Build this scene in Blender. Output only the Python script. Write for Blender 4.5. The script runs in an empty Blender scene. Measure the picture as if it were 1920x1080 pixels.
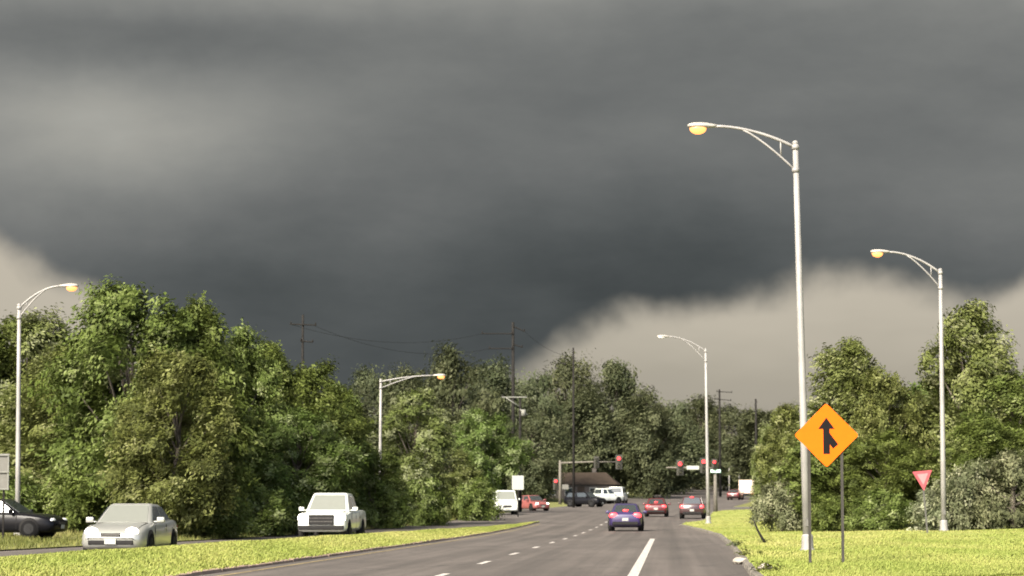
import bpy, bmesh, math, random
import numpy as np
from mathutils import Vector, Matrix

C = bpy.context.scene
col = C.collection
R = math.radians
random.seed(7)

# ------------------------------------------------------------------ camera
F = 4500.0 / 1920.0                  # focal length in frame widths
EYE = 1.26
PITCH = math.atan(413.0 / 4500.0)
cam_d = bpy.data.cameras.new('camera')
cam = bpy.data.objects.new('camera', cam_d)
col.objects.link(cam)
cam_d.sensor_width = 36.0
cam_d.lens = 36.0 * F
cam_d.clip_start = 0.3
cam_d.clip_end = 20000
cam.location = (0, 0, EYE)
cam.rotation_euler = (math.pi / 2 + PITCH, 0, 0)
C.camera = cam
cam_d.dof.use_dof = True             # a phone that has focused short, on the wet windscreen side of the view
cam_d.dof.focus_distance = 24.0
cam_d.dof.aperture_fstop = 5.0

# ------------------------------------------------------------------ exposure, sun, sky
EXPOSURE = 2.40
C.view_settings.view_transform = 'Standard'
C.view_settings.look = 'None'
C.view_settings.gamma = 1.0
C.view_settings.use_curve_mapping = False
C.view_settings.exposure = EXPOSURE
C.cycles.max_bounces = 6
C.cycles.diffuse_bounces = 3
C.cycles.transparent_max_bounces = 4

SUN_AZ = R(-148)                     # direction the light comes from: behind the camera, to its left
SUN_EL = R(38)
sun_d = bpy.data.lights.new('sun', 'SUN')
sun_d.energy = 2.9
sun_d.angle = R(22)
sun_d.color = (1.0, 0.93, 0.80)
sun = bpy.data.objects.new('sun', sun_d)
col.objects.link(sun)
sdir = Vector((math.sin(SUN_AZ) * math.cos(SUN_EL), math.cos(SUN_AZ) * math.cos(SUN_EL), math.sin(SUN_EL)))
sun.rotation_euler = sdir.to_track_quat('Z', 'Y').to_euler()


class G:
    """a small node-graph writer"""
    def __init__(self, nt):
        self.nt = nt

    def n(self, t, **kw):
        o = self.nt.nodes.new(t)
        for k, v in kw.items():
            setattr(o, k, v)
        return o

    def put(self, sock, v):
        if hasattr(v, 'is_linked'):
            self.nt.links.new(v, sock)
        else:
            sock.default_value = v

    def m(self, op, a, b=0.0, c=None):
        o = self.n('ShaderNodeMath', operation=op)
        self.put(o.inputs[0], a)
        self.put(o.inputs[1], b)
        if c is not None:
            self.put(o.inputs[2], c)
        return o.outputs[0]

    def noise(self, vec, scale, detail=3.0, rough=0.55):
        o = self.n('ShaderNodeTexNoise')
        self.put(o.inputs['Vector'], vec)
        o.inputs['Scale'].default_value = scale
        o.inputs['Detail'].default_value = detail
        o.inputs['Roughness'].default_value = rough
        return o.outputs['Fac']

    def ramp(self, fac, stops):
        o = self.n('ShaderNodeValToRGB')
        self.put(o.inputs[0], fac)
        e = o.color_ramp.elements
        while len(e) < len(stops):
            e.new(0.5)
        for i, (p, c) in enumerate(stops):
            e[i].position = p
            e[i].color = (*c, 1) if len(c) == 3 else c
        return o.outputs['Color']

    def mix(self, fac, a, b):
        o = self.n('ShaderNodeMix', data_type='RGBA')
        self.put(o.inputs['Factor'], fac)
        self.put(o.inputs['A'], a if hasattr(a, 'is_linked') else (*a, 1))
        self.put(o.inputs['B'], b if hasattr(b, 'is_linked') else (*b, 1))
        return o.outputs['Result']

    def vmath(self, op, a, b):
        o = self.n('ShaderNodeVectorMath', operation=op)
        self.put(o.inputs[0], a)
        self.put(o.inputs[1], b)
        return o.outputs[0]


def lin(v):
    v /= 255.0
    return v / 12.92 if v <= 0.04045 else ((v + 0.055) / 1.055) ** 2.4


def build_world():
    w = bpy.data.worlds.new('World')
    C.world = w
    w.use_nodes = True
    nt = w.node_tree
    nt.nodes.clear()
    g = G(nt)
    out = g.n('ShaderNodeOutputWorld')
    bg = g.n('ShaderNodeBackground')
    bg.inputs['Strength'].default_value = 0.1
    nt.links.new(bg.outputs[0], out.inputs[0])
    d = g.n('ShaderNodeTexCoord').outputs['Generated']
    sep = g.n('ShaderNodeSeparateXYZ')
    nt.links.new(d, sep.inputs[0])
    x, y, z = sep.outputs
    az = g.m('ARCTAN2', x, y)
    el = g.m('ARCSINE', z)
    # storm-cloud bank: azimuth and elevation in units of 0.222 rad
    warp = g.m('SUBTRACT', g.noise(d, 9.0, 5, 0.55), 0.5)
    warp2 = g.m('SUBTRACT', g.noise(g.vmath('ADD', d, (3.1, 1.7, 5.2)), 11.0, 5, 0.55), 0.5)
    sx = g.m('MULTIPLY_ADD', warp, 0.22, g.m('MULTIPLY', az, 4.5))
    sy = g.m('MULTIPLY_ADD', warp2, 0.16, g.m('MULTIPLY', el, 4.5))
    # lower edge of the cloud bank
    pts = [(-1.2, .50), (-.96, .475), (-.9, .44), (-.78, .40), (-.66, .33), (-.5, .2), (-.3, .16), (-.1, .19), (.04, .255),
           (.1, .308), (.19, .35), (.34, .366), (.46, .402), (.54, .42), (.62, .418), (.70, .40), (.79, .402), (.86, .385), (.92, .40),
           (.97, .425), (1.2, .43)]
    t = g.m('MULTIPLY_ADD', g.m('MULTIPLY', az, 4.5), 1 / 2.4, 0.5)
    cl = g.n('ShaderNodeClamp')
    nt.links.new(t, cl.inputs[0])
    fc = g.n('ShaderNodeFloatCurve')
    cur = fc.mapping.curves[0]
    while len(cur.points) < len(pts):
        cur.points.new(0.5, 0.5)
    for p, (px, py) in zip(cur.points, pts):
        p.location = ((px + 1.2) / 2.4, py)
    fc.mapping.update()
    nt.links.new(cl.outputs[0], fc.inputs['Value'])
    fine = g.m('SUBTRACT', g.noise(d, 24.0, 4, 0.5), 0.5)
    sye = g.m('ADD', g.m('MULTIPLY', el, 4.5), g.m('MULTIPLY', fine, 0.13))
    sye = g.m('ADD', sye, g.m('MULTIPLY', warp2, 0.05))
    mr = g.n('ShaderNodeMapRange', interpolation_type='SMOOTHSTEP')
    nt.links.new(g.m('SUBTRACT', sye, fc.outputs[0]), mr.inputs[0])
    mr.inputs[1].default_value = -0.035
    mr.inputs[2].default_value = 0.045
    mask = mr.outputs[0]

    # brightness of the cloud underside, as display values / 255
    def ramp1(fac, stops):
        lo, hi = stops[0][0], stops[-1][0]
        f = g.n('ShaderNodeMapRange')
        nt.links.new(fac, f.inputs[0])
        f.inputs[1].default_value = lo
        f.inputs[2].default_value = hi
        c = g.ramp(f.outputs[0], [((p - lo) / (hi - lo), (v / 255.,) * 3) for p, v in stops])
        return c
    L = ramp1(sy, [(.15, 86), (.30, 88), (.42, 92), (.52, 101), (.62, 110), (.72, 116), (.82, 119), (.90, 124), (.98, 140), (1.2, 134), (3.5, 140)])
    bw = g.n('ShaderNodeRGBToBW')
    nt.links.new(L, bw.inputs[0])
    L = bw.outputs[0]

    def blob(cx, cy, rx, ry, amp):
        a = g.m('POWER', g.m('DIVIDE', g.m('SUBTRACT', sx, cx), rx), 2.0)
        b = g.m('POWER', g.m('DIVIDE', g.m('SUBTRACT', sy, cy), ry), 2.0)
        e = g.m('EXPONENT', g.m('MULTIPLY', g.m('ADD', a, b), -1.0))
        return g.m('MULTIPLY', e, amp / 255.0)
    for b in ((-.72, .73, .38, .095, 36), (-.64, .62, .28, .10, 9), (-.92, .60, .32, .12, 20), (-.66, .87, .40, .045, -14), (.30, .50, .34, .13, -9), (-.05, .35, .4, .15, -6), (.72, .50, .3, .1, 3),
              (.95, .55, .14, .12, 9), (-.05, .99, .55, .08, 6), (.55, .86, .45, .10, -4), (-.62, .42, .22, .09, -6), (-.42, .66, .18, .10, -2), (.15, .66, .30, .06, 3), (.38, .49, .2, .08, -5), (.10, .42, .22, .08, -5), (-.72, .47, .2, .07, 4), (-.3, .48, .2, .06, 6), (.78, .6, .25, .06, 4)):
        L = g.m('ADD', L, blob(*b))
    st = g.vmath('MULTIPLY', d, (1.0, 1.0, 2.6))
    L = g.m('ADD', L, g.m('MULTIPLY', g.m('SUBTRACT', g.noise(st, 8.0, 5, 0.55), 0.5), 0.11))
    L = g.m('ADD', L, g.m('MULTIPLY', g.m('SUBTRACT', g.noise(st, 24.0, 6, 0.6), 0.5), 0.06))
    Ll = g.m('POWER', L, 2.2)
    k = 10.0 / 2 ** EXPOSURE
    tint = g.ramp(L, [(0.28, (0.90, 1.025, 1.05)), (0.43, (0.97, 1.015, 1.0)), (0.62, (1.02, 1.01, 0.92))])
    cloud = g.n('ShaderNodeVectorMath', operation='SCALE')
    nt.links.new(tint, cloud.inputs[0])
    nt.links.new(g.m('MULTIPLY', Ll, k), cloud.inputs['Scale'])
    # the rain-hazed clear strip under the bank
    gn = g.noise(g.vmath('MULTIPLY', d, (1, 1, 3)), 12.0, 3)
    gt = g.m('MULTIPLY_ADD', el, 3.5, g.m('MULTIPLY', g.m('SUBTRACT', gn, 0.5), 0.16))
    gap = g.ramp(gt, [(p, tuple(lin(c) * k for c in rgb)) for p, rgb in ((0.10, (162, 155, 143)), (0.19, (174, 167, 152)), (0.275, (191, 183, 167)), (0.5, (199, 190, 174)))])
    sky = g.n('ShaderNodeTexSky', sky_type='NISHITA')
    sky.sun_disc = False
    sky.sun_elevation = SUN_EL
    sky.sun_rotation = SUN_AZ
    sky.dust_density = 3.0
    sky.air_density = 0.8
    full = g.mix(mask, gap, cloud.outputs[0])
    # the bank ends behind the viewer, where the sky has cleared
    v = g.m('ADD', g.m('MULTIPLY_ADD', z, 0.35, y), g.m('MULTIPLY', g.m('SUBTRACT', g.noise(d, 3.0, 5, 0.6), 0.5), 0.5))
    cm = g.n('ShaderNodeMapRange', interpolation_type='SMOOTHSTEP')
    nt.links.new(v, cm.inputs[0])
    cm.inputs[1].default_value = -0.28
    cm.inputs[2].default_value = 0.12
    full = g.mix(cm.outputs[0], sky.outputs[0], full)
    nt.links.new(full, bg.inputs['Color'])


build_world()

# ------------------------------------------------------------------ materials
MATS = {}


def material(name, base, rough=0.6, metal=0.0, var=0.12, scale=6.0, bump=0.0, bscale=40.0, spec=0.4, emit=None, estr=0.0, coat=0.0):
    if name in MATS:
        return MATS[name]
    m = bpy.data.materials.new(name)
    m.use_nodes = True
    nt = m.node_tree
    g = G(nt)
    b = nt.nodes['Principled BSDF']
    oc = g.n('ShaderNodeTexCoord').outputs['Object']
    n = g.noise(oc, scale, 5, 0.6)
    lo = tuple(max(0, c * (1 - var)) for c in base)
    hi = tuple(min(1, c * (1 + var)) for c in base)
    nt.links.new(g.ramp(n, [(0.3, lo), (0.7, hi)]), b.inputs['Base Color'])
    b.inputs['Roughness'].default_value = rough
    b.inputs['Metallic'].default_value = metal
    b.inputs['Specular IOR Level'].default_value = spec
    b.inputs['Coat Weight'].default_value = coat
    if bump:
        bn = g.n('ShaderNodeBump')
        bn.inputs['Strength'].default_value = bump
        bn.inputs['Distance'].default_value = 0.02
        nt.links.new(g.noise(oc, bscale, 4), bn.inputs['Height'])
        nt.links.new(bn.outputs[0], b.inputs['Normal'])
    if emit:
        b.inputs['Emission Color'].default_value = (*emit, 1)
        b.inputs['Emission Strength'].default_value = estr
    MATS[name] = m
    return m


def leaf_material(name, dark, mid, light, pale=None):
    m = bpy.data.materials.new(name)
    m.use_nodes = True
    nt = m.node_tree
    nt.nodes.clear()
    g = G(nt)
    out = g.n('ShaderNodeOutputMaterial')
    at = g.n('ShaderNodeAttribute', attribute_name='tint').outputs['Fac']
    rnd = g.n('ShaderNodeObjectInfo').outputs['Random']
    f = g.m('MULTIPLY_ADD', g.m('SUBTRACT', rnd, 0.5), 0.30, at)
    c = g.ramp(f, [(0.12, dark), (0.5, mid), (0.80, light), (0.97, pale or light)])
    hs = g.n('ShaderNodeHueSaturation')
    nt.links.new(c, hs.inputs['Color'])
    nt.links.new(g.m('MULTIPLY_ADD', rnd, 0.03, 0.485), hs.inputs['Hue'])
    pr = g.n('ShaderNodeBsdfPrincipled')
    pr.inputs['Roughness'].default_value = 0.65
    pr.inputs['Specular IOR Level'].default_value = 0.12
    nt.links.new(hs.outputs[0], pr.inputs['Base Color'])
    tr = g.n('ShaderNodeBsdfTranslucent')
    nt.links.new(hs.outputs[0], tr.inputs['Color'])
    mx = g.n('ShaderNodeMixShader')
    mx.inputs[0].default_value = 0.25
    nt.links.new(pr.outputs[0], mx.inputs[1])
    nt.links.new(tr.outputs[0], mx.inputs[2])
    nt.links.new(mx.outputs[0], out.inputs[0])
    return m


def ground_material(name, stops, scale=0.25, fine=6.0, bump=0.6, bscale=30, rough=0.9):
    m = bpy.data.materials.new(name)
    m.use_nodes = True
    nt = m.node_tree
    g = G(nt)
    b = nt.nodes['Principled BSDF']
    oc = g.n('ShaderNodeTexCoord').outputs['Object']
    a = g.noise(oc, scale, 5, 0.6)
    c = g.noise(oc, fine, 5, 0.65)
    f = g.m('ADD', g.m('MULTIPLY', a, 0.6), g.m('MULTIPLY', c, 0.4))
    nt.links.new(g.ramp(f, stops), b.inputs['Base Color'])
    b.inputs['Roughness'].default_value = rough
    b.inputs['Specular IOR Level'].default_value = 0.25
    bn = g.n('ShaderNodeBump')
    bn.inputs['Strength'].default_value = bump
    bn.inputs['Distance'].default_value = 0.03
    nt.links.new(g.noise(oc, bscale, 5, 0.7), bn.inputs['Height'])
    nt.links.new(bn.outputs[0], b.inputs['Normal'])
    return m


def asphalt_material():
    m = bpy.data.materials.new('asphalt')
    m.use_nodes = True
    nt = m.node_tree
    g = G(nt)
    b = nt.nodes['Principled BSDF']
    at = g.n('ShaderNodeAttribute', attribute_name='road').outputs['Vector']    # u, along, 0
    oc = g.n('ShaderNodeTexCoord').outputs['Object']
    lanes = g.vmath('MULTIPLY', at, (1.7, 0.012, 1.0))
    streak = g.noise(lanes, 1.0, 4, 0.6)
    blotch = g.noise(g.vmath('MULTIPLY', at, (0.35, 0.08, 1)), 1.0, 5, 0.65)
    grit = g.noise(oc, 45.0, 3, 0.8)
    f = g.m('ADD', g.m('ADD', g.m('MULTIPLY', streak, 0.45), g.m('MULTIPLY', blotch, 0.35)), g.m('MULTIPLY', grit, 0.2))
    base = g.ramp(f, [(0.40, (.038, .033, .029)), (0.5, (.056, .048, .042)), (0.59, (.078, .067, .059))])
    # sealed cracks
    vo = g.n('ShaderNodeTexVoronoi', feature='DISTANCE_TO_EDGE')
    nt.links.new(g.vmath('ADD', g.vmath('MULTIPLY', at, (0.24, 0.055, 1)), g.vmath('MULTIPLY', (1, 1, 0), g.noise(oc, 0.5, 4))), vo.inputs['Vector'])
    vo.inputs['Scale'].default_value = 1.0
    crack = g.m('LESS_THAN', vo.outputs['Distance'], 0.006)
    base = g.mix(g.m('MULTIPLY', crack, 0.7), base, (.022, .020, .019))
    nt.links.new(base, b.inputs['Base Color'])
    b.inputs['Roughness'].default_value = 0.68
    b.inputs['Specular IOR Level'].default_value = 0.4
    bn = g.n('ShaderNodeBump')
    bn.inputs['Strength'].default_value = 0.35
    bn.inputs['Distance'].default_value = 0.01
    nt.links.new(grit, bn.inputs['Height'])
    nt.links.new(bn.outputs[0], b.inputs['Normal'])
    return m


M_ASPHALT = asphalt_material()
M_LAWN = ground_material('lawn_soil_grass', [(0.25, (.115, .142, .030)), (0.5, (.165, .180, .044)), (0.75, (.205, .196, .062))])
M_VERGE = ground_material('verge_grass', [(0.25, (.066, .070, .020)), (0.5, (.095, .098, .028)), (0.75, (.13, .12, .042))])
M_FARLAND = ground_material('far_land', [(0.25, (.03, .04, .016)), (0.5, (.045, .055, .02)), (0.75, (.06, .062, .028))], 0.03, 0.6)
M_CURB = material('curb_concrete', (.085, .076, .062), 0.9, var=0.5, scale=1.6, bump=0.4)
M_PAINT = material('road_paint', (.30, .28, .255), 0.75, var=0.3, scale=9)
_g = G(M_PAINT.node_tree)
_b = M_PAINT.node_tree.nodes['Principled BSDF']
_src = _b.inputs['Base Color'].links[0].from_socket
_w = _g.noise(_g.n('ShaderNodeTexCoord').outputs['Object'], 5.0, 6, 0.75)
_m = _g.n('ShaderNodeMapRange')
_g.put(_m.inputs[0], _w)
_m.inputs[1].default_value, _m.inputs[2].default_value = .52, .62
_g.put(_b.inputs['Base Color'], _g.mix(_g.m('MULTIPLY', _m.outputs[0], .75), _src, (.06, .052, .046)))
M_GALV = material('galvanised_steel', (.17, .163, .152), 0.55, 0.1, var=0.22, scale=1.2)
M_MAST = material('dull_mast_steel', (.085, .077, .064), 0.7, 0.0, var=.15, spec=.15)
M_LUM = material('luminaire_housing', (.24, .225, .20), 0.45, 0.1, var=0.08)
M_DARKMETAL = material('dark_post_steel', (.03, .028, .024), 0.8, 0.0, spec=.1)
M_ORANGE = material('sign_orange_sheeting', (.50, .075, .002), 0.75, spec=.08, var=0.04)
M_SIGNBLACK = material('sign_black', (.007, .006, .006), 0.8, spec=.05)
M_SIGNRED = material('sign_red', (.30, .06, .068), 0.5, var=0.06)
M_SIGNWHITE = material('sign_white', (.21, .215, .19), 0.5, var=0.06)
M_SIGNPINK = material('sign_faded_pink', (.33, .155, .155), 0.5, var=0.08)
M_SIGNGREEN = material('sign_green', (.02, .14, .08), 0.5)
M_SIGNBACK = material('sign_aluminium_back', (.075, .072, .062), 0.6, 0.1)
M_WOOD = material('weathered_utility_wood', (.013, .012, .011), 0.9, spec=.05, var=0.3, scale=4, bump=0.4)
M_PALEARM = material('pale_crossarm', (.11, .11, .095), 0.8, var=0.2)
M_GLASS = material('window_glass', (.02, .024, .024), 0.08, spec=0.8, var=0.0)
M_WINDSHIELD = material('windshield_pale_reflection_tone', (.10, .105, .09), 0.12, spec=0.9, var=0.04)  # pale base colour imitates a reflected sky
M_WSGLASS = material('windscreen_painted_reflection', (.115, .12, .105), 0.06, spec=1.0, var=.03, coat=1.0)  # bright sky reflection is put into the pale base colour
M_TYRE = material('tyre_rubber', (.007, .007, .007), 0.95, spec=.03)
M_RIM = material('alloy_rim', (.014, .014, .014), 0.6, 0.0, spec=.08)
M_BLACKTRIM = material('black_trim', (.010, .0095, .009), 0.7, spec=.12)
M_BARS = material('grey_grille_bars', (.06, .056, .05), .5)
M_CHROME = material('chrome', (.5, .5, .5), 0.15, 1.0, var=0.02)
M_LAMPGLASS = material('lamp_glass', (.5, .5, .48), 0.15)
M_HEADLIT = material('headlight_lit', (.8, .78, .7), 0.2, emit=(1.0, .93, .72), estr=1.4)
M_TAILLIT = material('brake_light_lit', (.5, .03, .03), 0.3, emit=(1.0, .035, .04), estr=1.0)
M_TAIL = material('tail_light', (.28, .02, .02), 0.25)
M_SODIUM = material('sodium_lens_lit', (.12, .08, .04), 0.3, emit=(1.0, .33, .09), estr=.46)
M_LENSOFF = material('lamp_lens_unlit', (.55, .55, .52), 0.2)
M_SIGRED = material('signal_red_lit', (.4, .02, .02), 0.4, emit=(1.0, .035, .04), estr=1.0)
M_SIGDARK = material('signal_lens_dark', (.03, .03, .02), 0.3)
M_SIGHOUSE = material('signal_housing', (.016, .015, .009), 0.6)
M_BARK = material('bark', (.060, .050, .038), 0.95, var=0.35, scale=5, bump=0.6, bscale=12)
M_ROOF = material('brown_shingle_roof', (.036, .027, .020), 0.9, spec=.1, var=0.25, scale=1.5)
M_WALLDARK = material('dark_siding', (.050, .042, .036), 0.9, var=0.2, scale=1.0)
M_CONC = material('concrete', (.24, .225, .20), 0.9, var=0.2, scale=3)

L_GREEN = leaf_material('leaf_roadside', (.034, .048, .010), (.064, .088, .017), (.106, .130, .040), (.165, .182, .088))
L_OLIVE = leaf_material('leaf_olive', (.038, .046, .012), (.072, .085, .020), (.118, .128, .046), (.175, .18, .098))
L_DARK = leaf_material('leaf_dark_wood', (.030, .036, .016), (.048, .056, .026), (.068, .074, .036), (.09, .095, .055))  # tones lifted to imitate haze over the far trees
L_GREY = leaf_material('leaf_grey_shrub', (.046, .054, .024), (.096, .106, .054), (.165, .170, .098), (.23, .23, .155))

# ------------------------------------------------------------------ mesh helpers


def link(name, me, mat, parent=None, smooth=False):
    o = bpy.data.objects.new(name, me)
    col.objects.link(o)
    if mat is not None and not me.materials:
        me.materials.append(mat)
    if parent is not None:
        o.parent = parent
    if smooth:
        me.polygons.foreach_set('use_smooth', [True] * len(me.polygons))
    return o


def obj(name, bm, mat, parent=None, smooth=False):
    me = bpy.data.meshes.new(name)
    bmesh.ops.recalc_face_normals(bm, faces=bm.faces[:])
    bm.to_mesh(me)
    bm.free()
    return link(name, me, mat, parent, smooth)


def pymesh(name, v, f, mat, parent=None, smooth=False):
    me = bpy.data.meshes.new(name)
    me.from_pydata([tuple(p) for p in v], [], [tuple(q) for q in f])
    me.update()
    return link(name, me, mat, parent, smooth)


def thing(name, label, cat, loc=(0, 0, 0), rz=0.0, group=None):
    o = bpy.data.objects.new(name, None)
    o.empty_display_size = 0.3
    col.objects.link(o)
    o.location = loc
    o.rotation_euler = (0, 0, rz)
    o['label'] = label
    o['category'] = cat
    if group:
        o['group'] = group
    return o


def tag(o, label, cat, group=None):
    o['label'] = label
    o['category'] = cat
    if group:
        o['group'] = group
    return o


def structure(o):
    o['kind'] = 'structure'
    return o


def add_box(bm, c, s, rot=None, bevel=0.0):
    r = bmesh.ops.create_cube(bm, size=1.0)
    vs = r['verts']
    bmesh.ops.scale(bm, vec=s, verts=vs)
    if bevel:
        es = list({e for v in vs for e in v.link_edges})
        rb = bmesh.ops.bevel(bm, geom=es, offset=bevel, segments=2, affect='EDGES', profile=0.6)
        vs = list({v for f in rb['faces'] for v in f.verts} | {v for v in vs if v.is_valid})
    if rot is not None:
        bmesh.ops.rotate(bm, cent=(0, 0, 0), matrix=rot, verts=vs)
    bmesh.ops.translate(bm, vec=c, verts=vs)
    return vs


def box(name, c, s, mat, parent=None, rot=None, bevel=0.0, smooth=False):
    bm = bmesh.new()
    add_box(bm, c, s, rot, bevel)
    return obj(name, bm, mat, parent, smooth)


def add_tube(bm, pts, radii, n=10, cap=True):
    pts = [Vector(p) for p in pts]
    if not hasattr(radii, '__len__'):
        radii = [radii] * len(pts)
    rings = []
    ref = None
    for i, p in enumerate(pts):
        d = (pts[min(i + 1, len(pts) - 1)] - pts[max(i - 1, 0)]).normalized()
        if ref is None:
            ref = Vector((0, 1, 0)) if abs(d.y) < 0.9 else Vector((1, 0, 0))
        a = d.cross(ref).normalized()
        b = d.cross(a).normalized()
        rings.append([bm.verts.new(p + (a * math.cos(k * 2 * math.pi / n) + b * math.sin(k * 2 * math.pi / n)) * radii[i]) for k in range(n)])
    for r0, r1 in zip(rings, rings[1:]):
        for k in range(n):
            bm.faces.new((r0[k], r0[(k + 1) % n], r1[(k + 1) % n], r1[k]))
    if cap:
        bm.faces.new(rings[0][::-1])
        bm.faces.new(rings[-1])


def tube(name, pts, radii, mat, parent=None, n=10):
    bm = bmesh.new()
    add_tube(bm, pts, radii, n)
    return obj(name, bm, mat, parent, True)


def add_plate(bm, poly, y0, y1):
    """polygon in x,z extruded from y0 to y1"""
    a = [bm.verts.new((x, y0, z)) for x, z in poly]
    b = [bm.verts.new((x, y1, z)) for x, z in poly]
    bm.faces.new(a)
    bm.faces.new(b[::-1])
    n = len(poly)
    for i in range(n):
        bm.faces.new((a[i], b[i], b[(i + 1) % n], a[(i + 1) % n]))


def plate(name, poly, y0, y1, mat, parent=None):
    bm = bmesh.new()
    add_plate(bm, poly, y0, y1)
    return obj(name, bm, mat, parent)


def ball(name, c, s, mat, parent=None, seg=14):
    bm = bmesh.new()
    bmesh.ops.create_uvsphere(bm, u_segments=seg, v_segments=max(6, seg // 2), radius=1.0)
    bmesh.ops.scale(bm, vec=s, verts=bm.verts)
    bmesh.ops.translate(bm, vec=c, verts=bm.verts)
    return obj(name, bm, mat, parent, True)


# ------------------------------------------------------------------ the lie of the land
_P = ([-100, 0, 60, 110, 128, 150, 170, 190, 215, 250, 300, 400, 500, 650, 800, 1200, 2000, 6000],
      [0, 0, 0, 0, .05, .16, .36, .58, .85, 1.2, 1.80, 3.5, 5.6, 8.5, 11.4, 18, 26, 30])


def prof(y):
    return float(np.mean(np.interp(np.linspace(y - 8, y + 8, 7), *_P)))


_yy = np.arange(-60, 2001, 1.0)
_head = np.interp(_yy, [0, 165, 270, 900, 2000], [.065, .065, .135, .135, .1])
_xc = np.concatenate(([0], np.cumsum(_head[:-1])))
_xc += -1.37 - np.interp(45, _yy, _xc)


def xc(y):
    return float(np.interp(y, _yy, _xc))


def uR(y):      # right edge of the carriageway, from the lane line
    return float(np.interp(y, [0, 45, 80, 109, 130, 150, 157, 164, 176, 215, 228, 900], [5.6, 5.8, 6.3, 6.5, 5.9, 4.95, 5.2, 6.2, 7.2, 7.3, 8.2, 8.2]))


UL = -4.55
NOSE = 166.0


def uOR(y):     # near edge of the oncoming carriageway
    return float(np.interp(y, [0, 66, 96, NOSE, 2000], [-12.5, -9.8, -8.0, UL, UL]))


def uOL(y):
    return uOR(y) - float(np.interp(y, [0, 100, 150, 228, 900], [7.4, 7.0, 6.6, 6.6, 4.0]))


def ho(y):      # oncoming carriageway height
    return prof(y) - 0.06 * float(np.interp(y, [120, NOSE], [1, 0.1]))


def lump(x, y, a=0.05):
    return a * (math.sin(x * .61 + y * .37) + math.sin(x * 1.3 - y * .21 + 2) * .6 + math.sin(y * .83 + x * .17 + 1) * .5)


def gh(x, y):
    u = x - xc(y)
    if u > uR(y):
        if 228 < y < 258:
            return prof(y)
        s = u - uR(y)
        return prof(y) + .10 + min(.026 * s, .32) + lump(x, y, .02) * min(1, s / 2)
    if u > UL:
        return prof(y)
    if y < NOSE and u > uOR(y):
        s = (UL - u) / max(.01, UL - uOR(y))
        a = float(np.interp(y, [0, 110, NOSE], [.23, .25, .02]))
        hump = math.sin(min(1, s / .78) * math.pi / 2) ** 1.4 if s < .78 else math.cos((s - .78) / .22 * math.pi / 2) ** .7
        return prof(y) + .065 * (1 - s) + a * hump + lump(x, y, .02) * math.sin(math.pi * min(1, s))
    if u > uOL(y):
        return ho(y)
    if 232 < y < 258:
        return prof(y)
    s = uOL(y) - u
    return ho(y) + .04 + min(.03 * s, .8) + lump(x, y, .03) * min(1, s / 3)


def W(px, py, y):
    """world X and Z of the photo pixel (1920x1080) at ground distance y"""
    a, b = (px - 960) / 4500., (540 - py) / 4500.
    ct, st = math.cos(PITCH), math.sin(PITCH)
    dy, dz = ct - b * st, st + b * ct
    k = y / dy
    return a * k, EYE + dz * k


def rows(y0, y1):
    out, y = [], y0
    while y < y1 - 1e-6:
        out.append(y)
        y += 1.5 if y < 170 else 3 if y < 300 else 12 if y < 700 else 60
    return out + [y1]


def strip(name, ys, cols, mat, height=gh, attr=False):
    """cols(y) gives the list of u of a row"""
    v, f, at = [], [], []
    nc = len(cols(ys[0]))
    for y in ys:
        for u in cols(y):
            x = xc(y) + u
            v.append((x, y, height(x, y)))
            at.append((u, y, 0))
    for i in range(len(ys) - 1):
        for j in range(nc - 1):
            a = i * nc + j
            f.append((a, a + 1, a + nc + 1, a + nc))
    o = pymesh(name, v, f, mat, None, True)
    if attr:
        A = o.data.attributes.new('road', 'FLOAT_VECTOR', 'POINT')
        A.data.foreach_set('vector', [c for p in at for c in p])
    return structure(o)


E_ = 1e-4
OFF = [0.17, .6, 1.2, 2.2, 3.5, 5, 7, 10, 14, 20, 30, 45, 70, 120, 250]
road = strip('road', rows(-40, 1500), lambda y: list(np.linspace(UL, uR(y), 9)), M_ASPHALT, lambda x, y: prof(y), True)
oroad = strip('oncoming_road', rows(-40, 1500), lambda y: list(np.linspace(uOL(y), uOR(y) - .005, 8)), M_ASPHALT, lambda x, y: ho(y), True)
median = strip('median', rows(-40, NOSE - .5), lambda y: [UL - .17 - (UL - .17 - uOR(y)) * t for t in np.linspace(0, 1, 22)], M_LAWN)
lawn = strip('lawn', rows(-40, 228), lambda y: [uR(y) + o for o in OFF], M_LAWN)
cross_r = strip('side_road', rows(228, 258), lambda y: [uR(y) + .005 + o for o in (0, 5, 20, 60, 250)], M_ASPHALT, lambda x, y: prof(y) - .004, True)
lawn2 = strip('far_lawn', rows(258, 1500), lambda y: [uR(y) + o for o in OFF], M_VERGE)
verge = strip('verge', rows(-40, 232), lambda y: [uOL(y) - .01 - o for o in [0] + OFF[1:]], M_VERGE)
cross_l = strip('side_road', rows(232, 258), lambda y: [uOL(y) - .005 - o for o in (0, 5, 20, 60, 250)], M_ASPHALT, lambda x, y: prof(y) - .004, True)
verge2 = strip('far_verge', rows(258, 1500), lambda y: [uOL(y) - .01 - o for o in [0] + OFF[1:]], M_VERGE)
g_ = pymesh('ground', [(-9000, -3000, -2.5), (9000, -3000, -2.5), (9000, 12000, -2.5), (-9000, 12000, -2.5)], [(0, 1, 2, 3)], M_FARLAND)
structure(g_)


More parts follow.
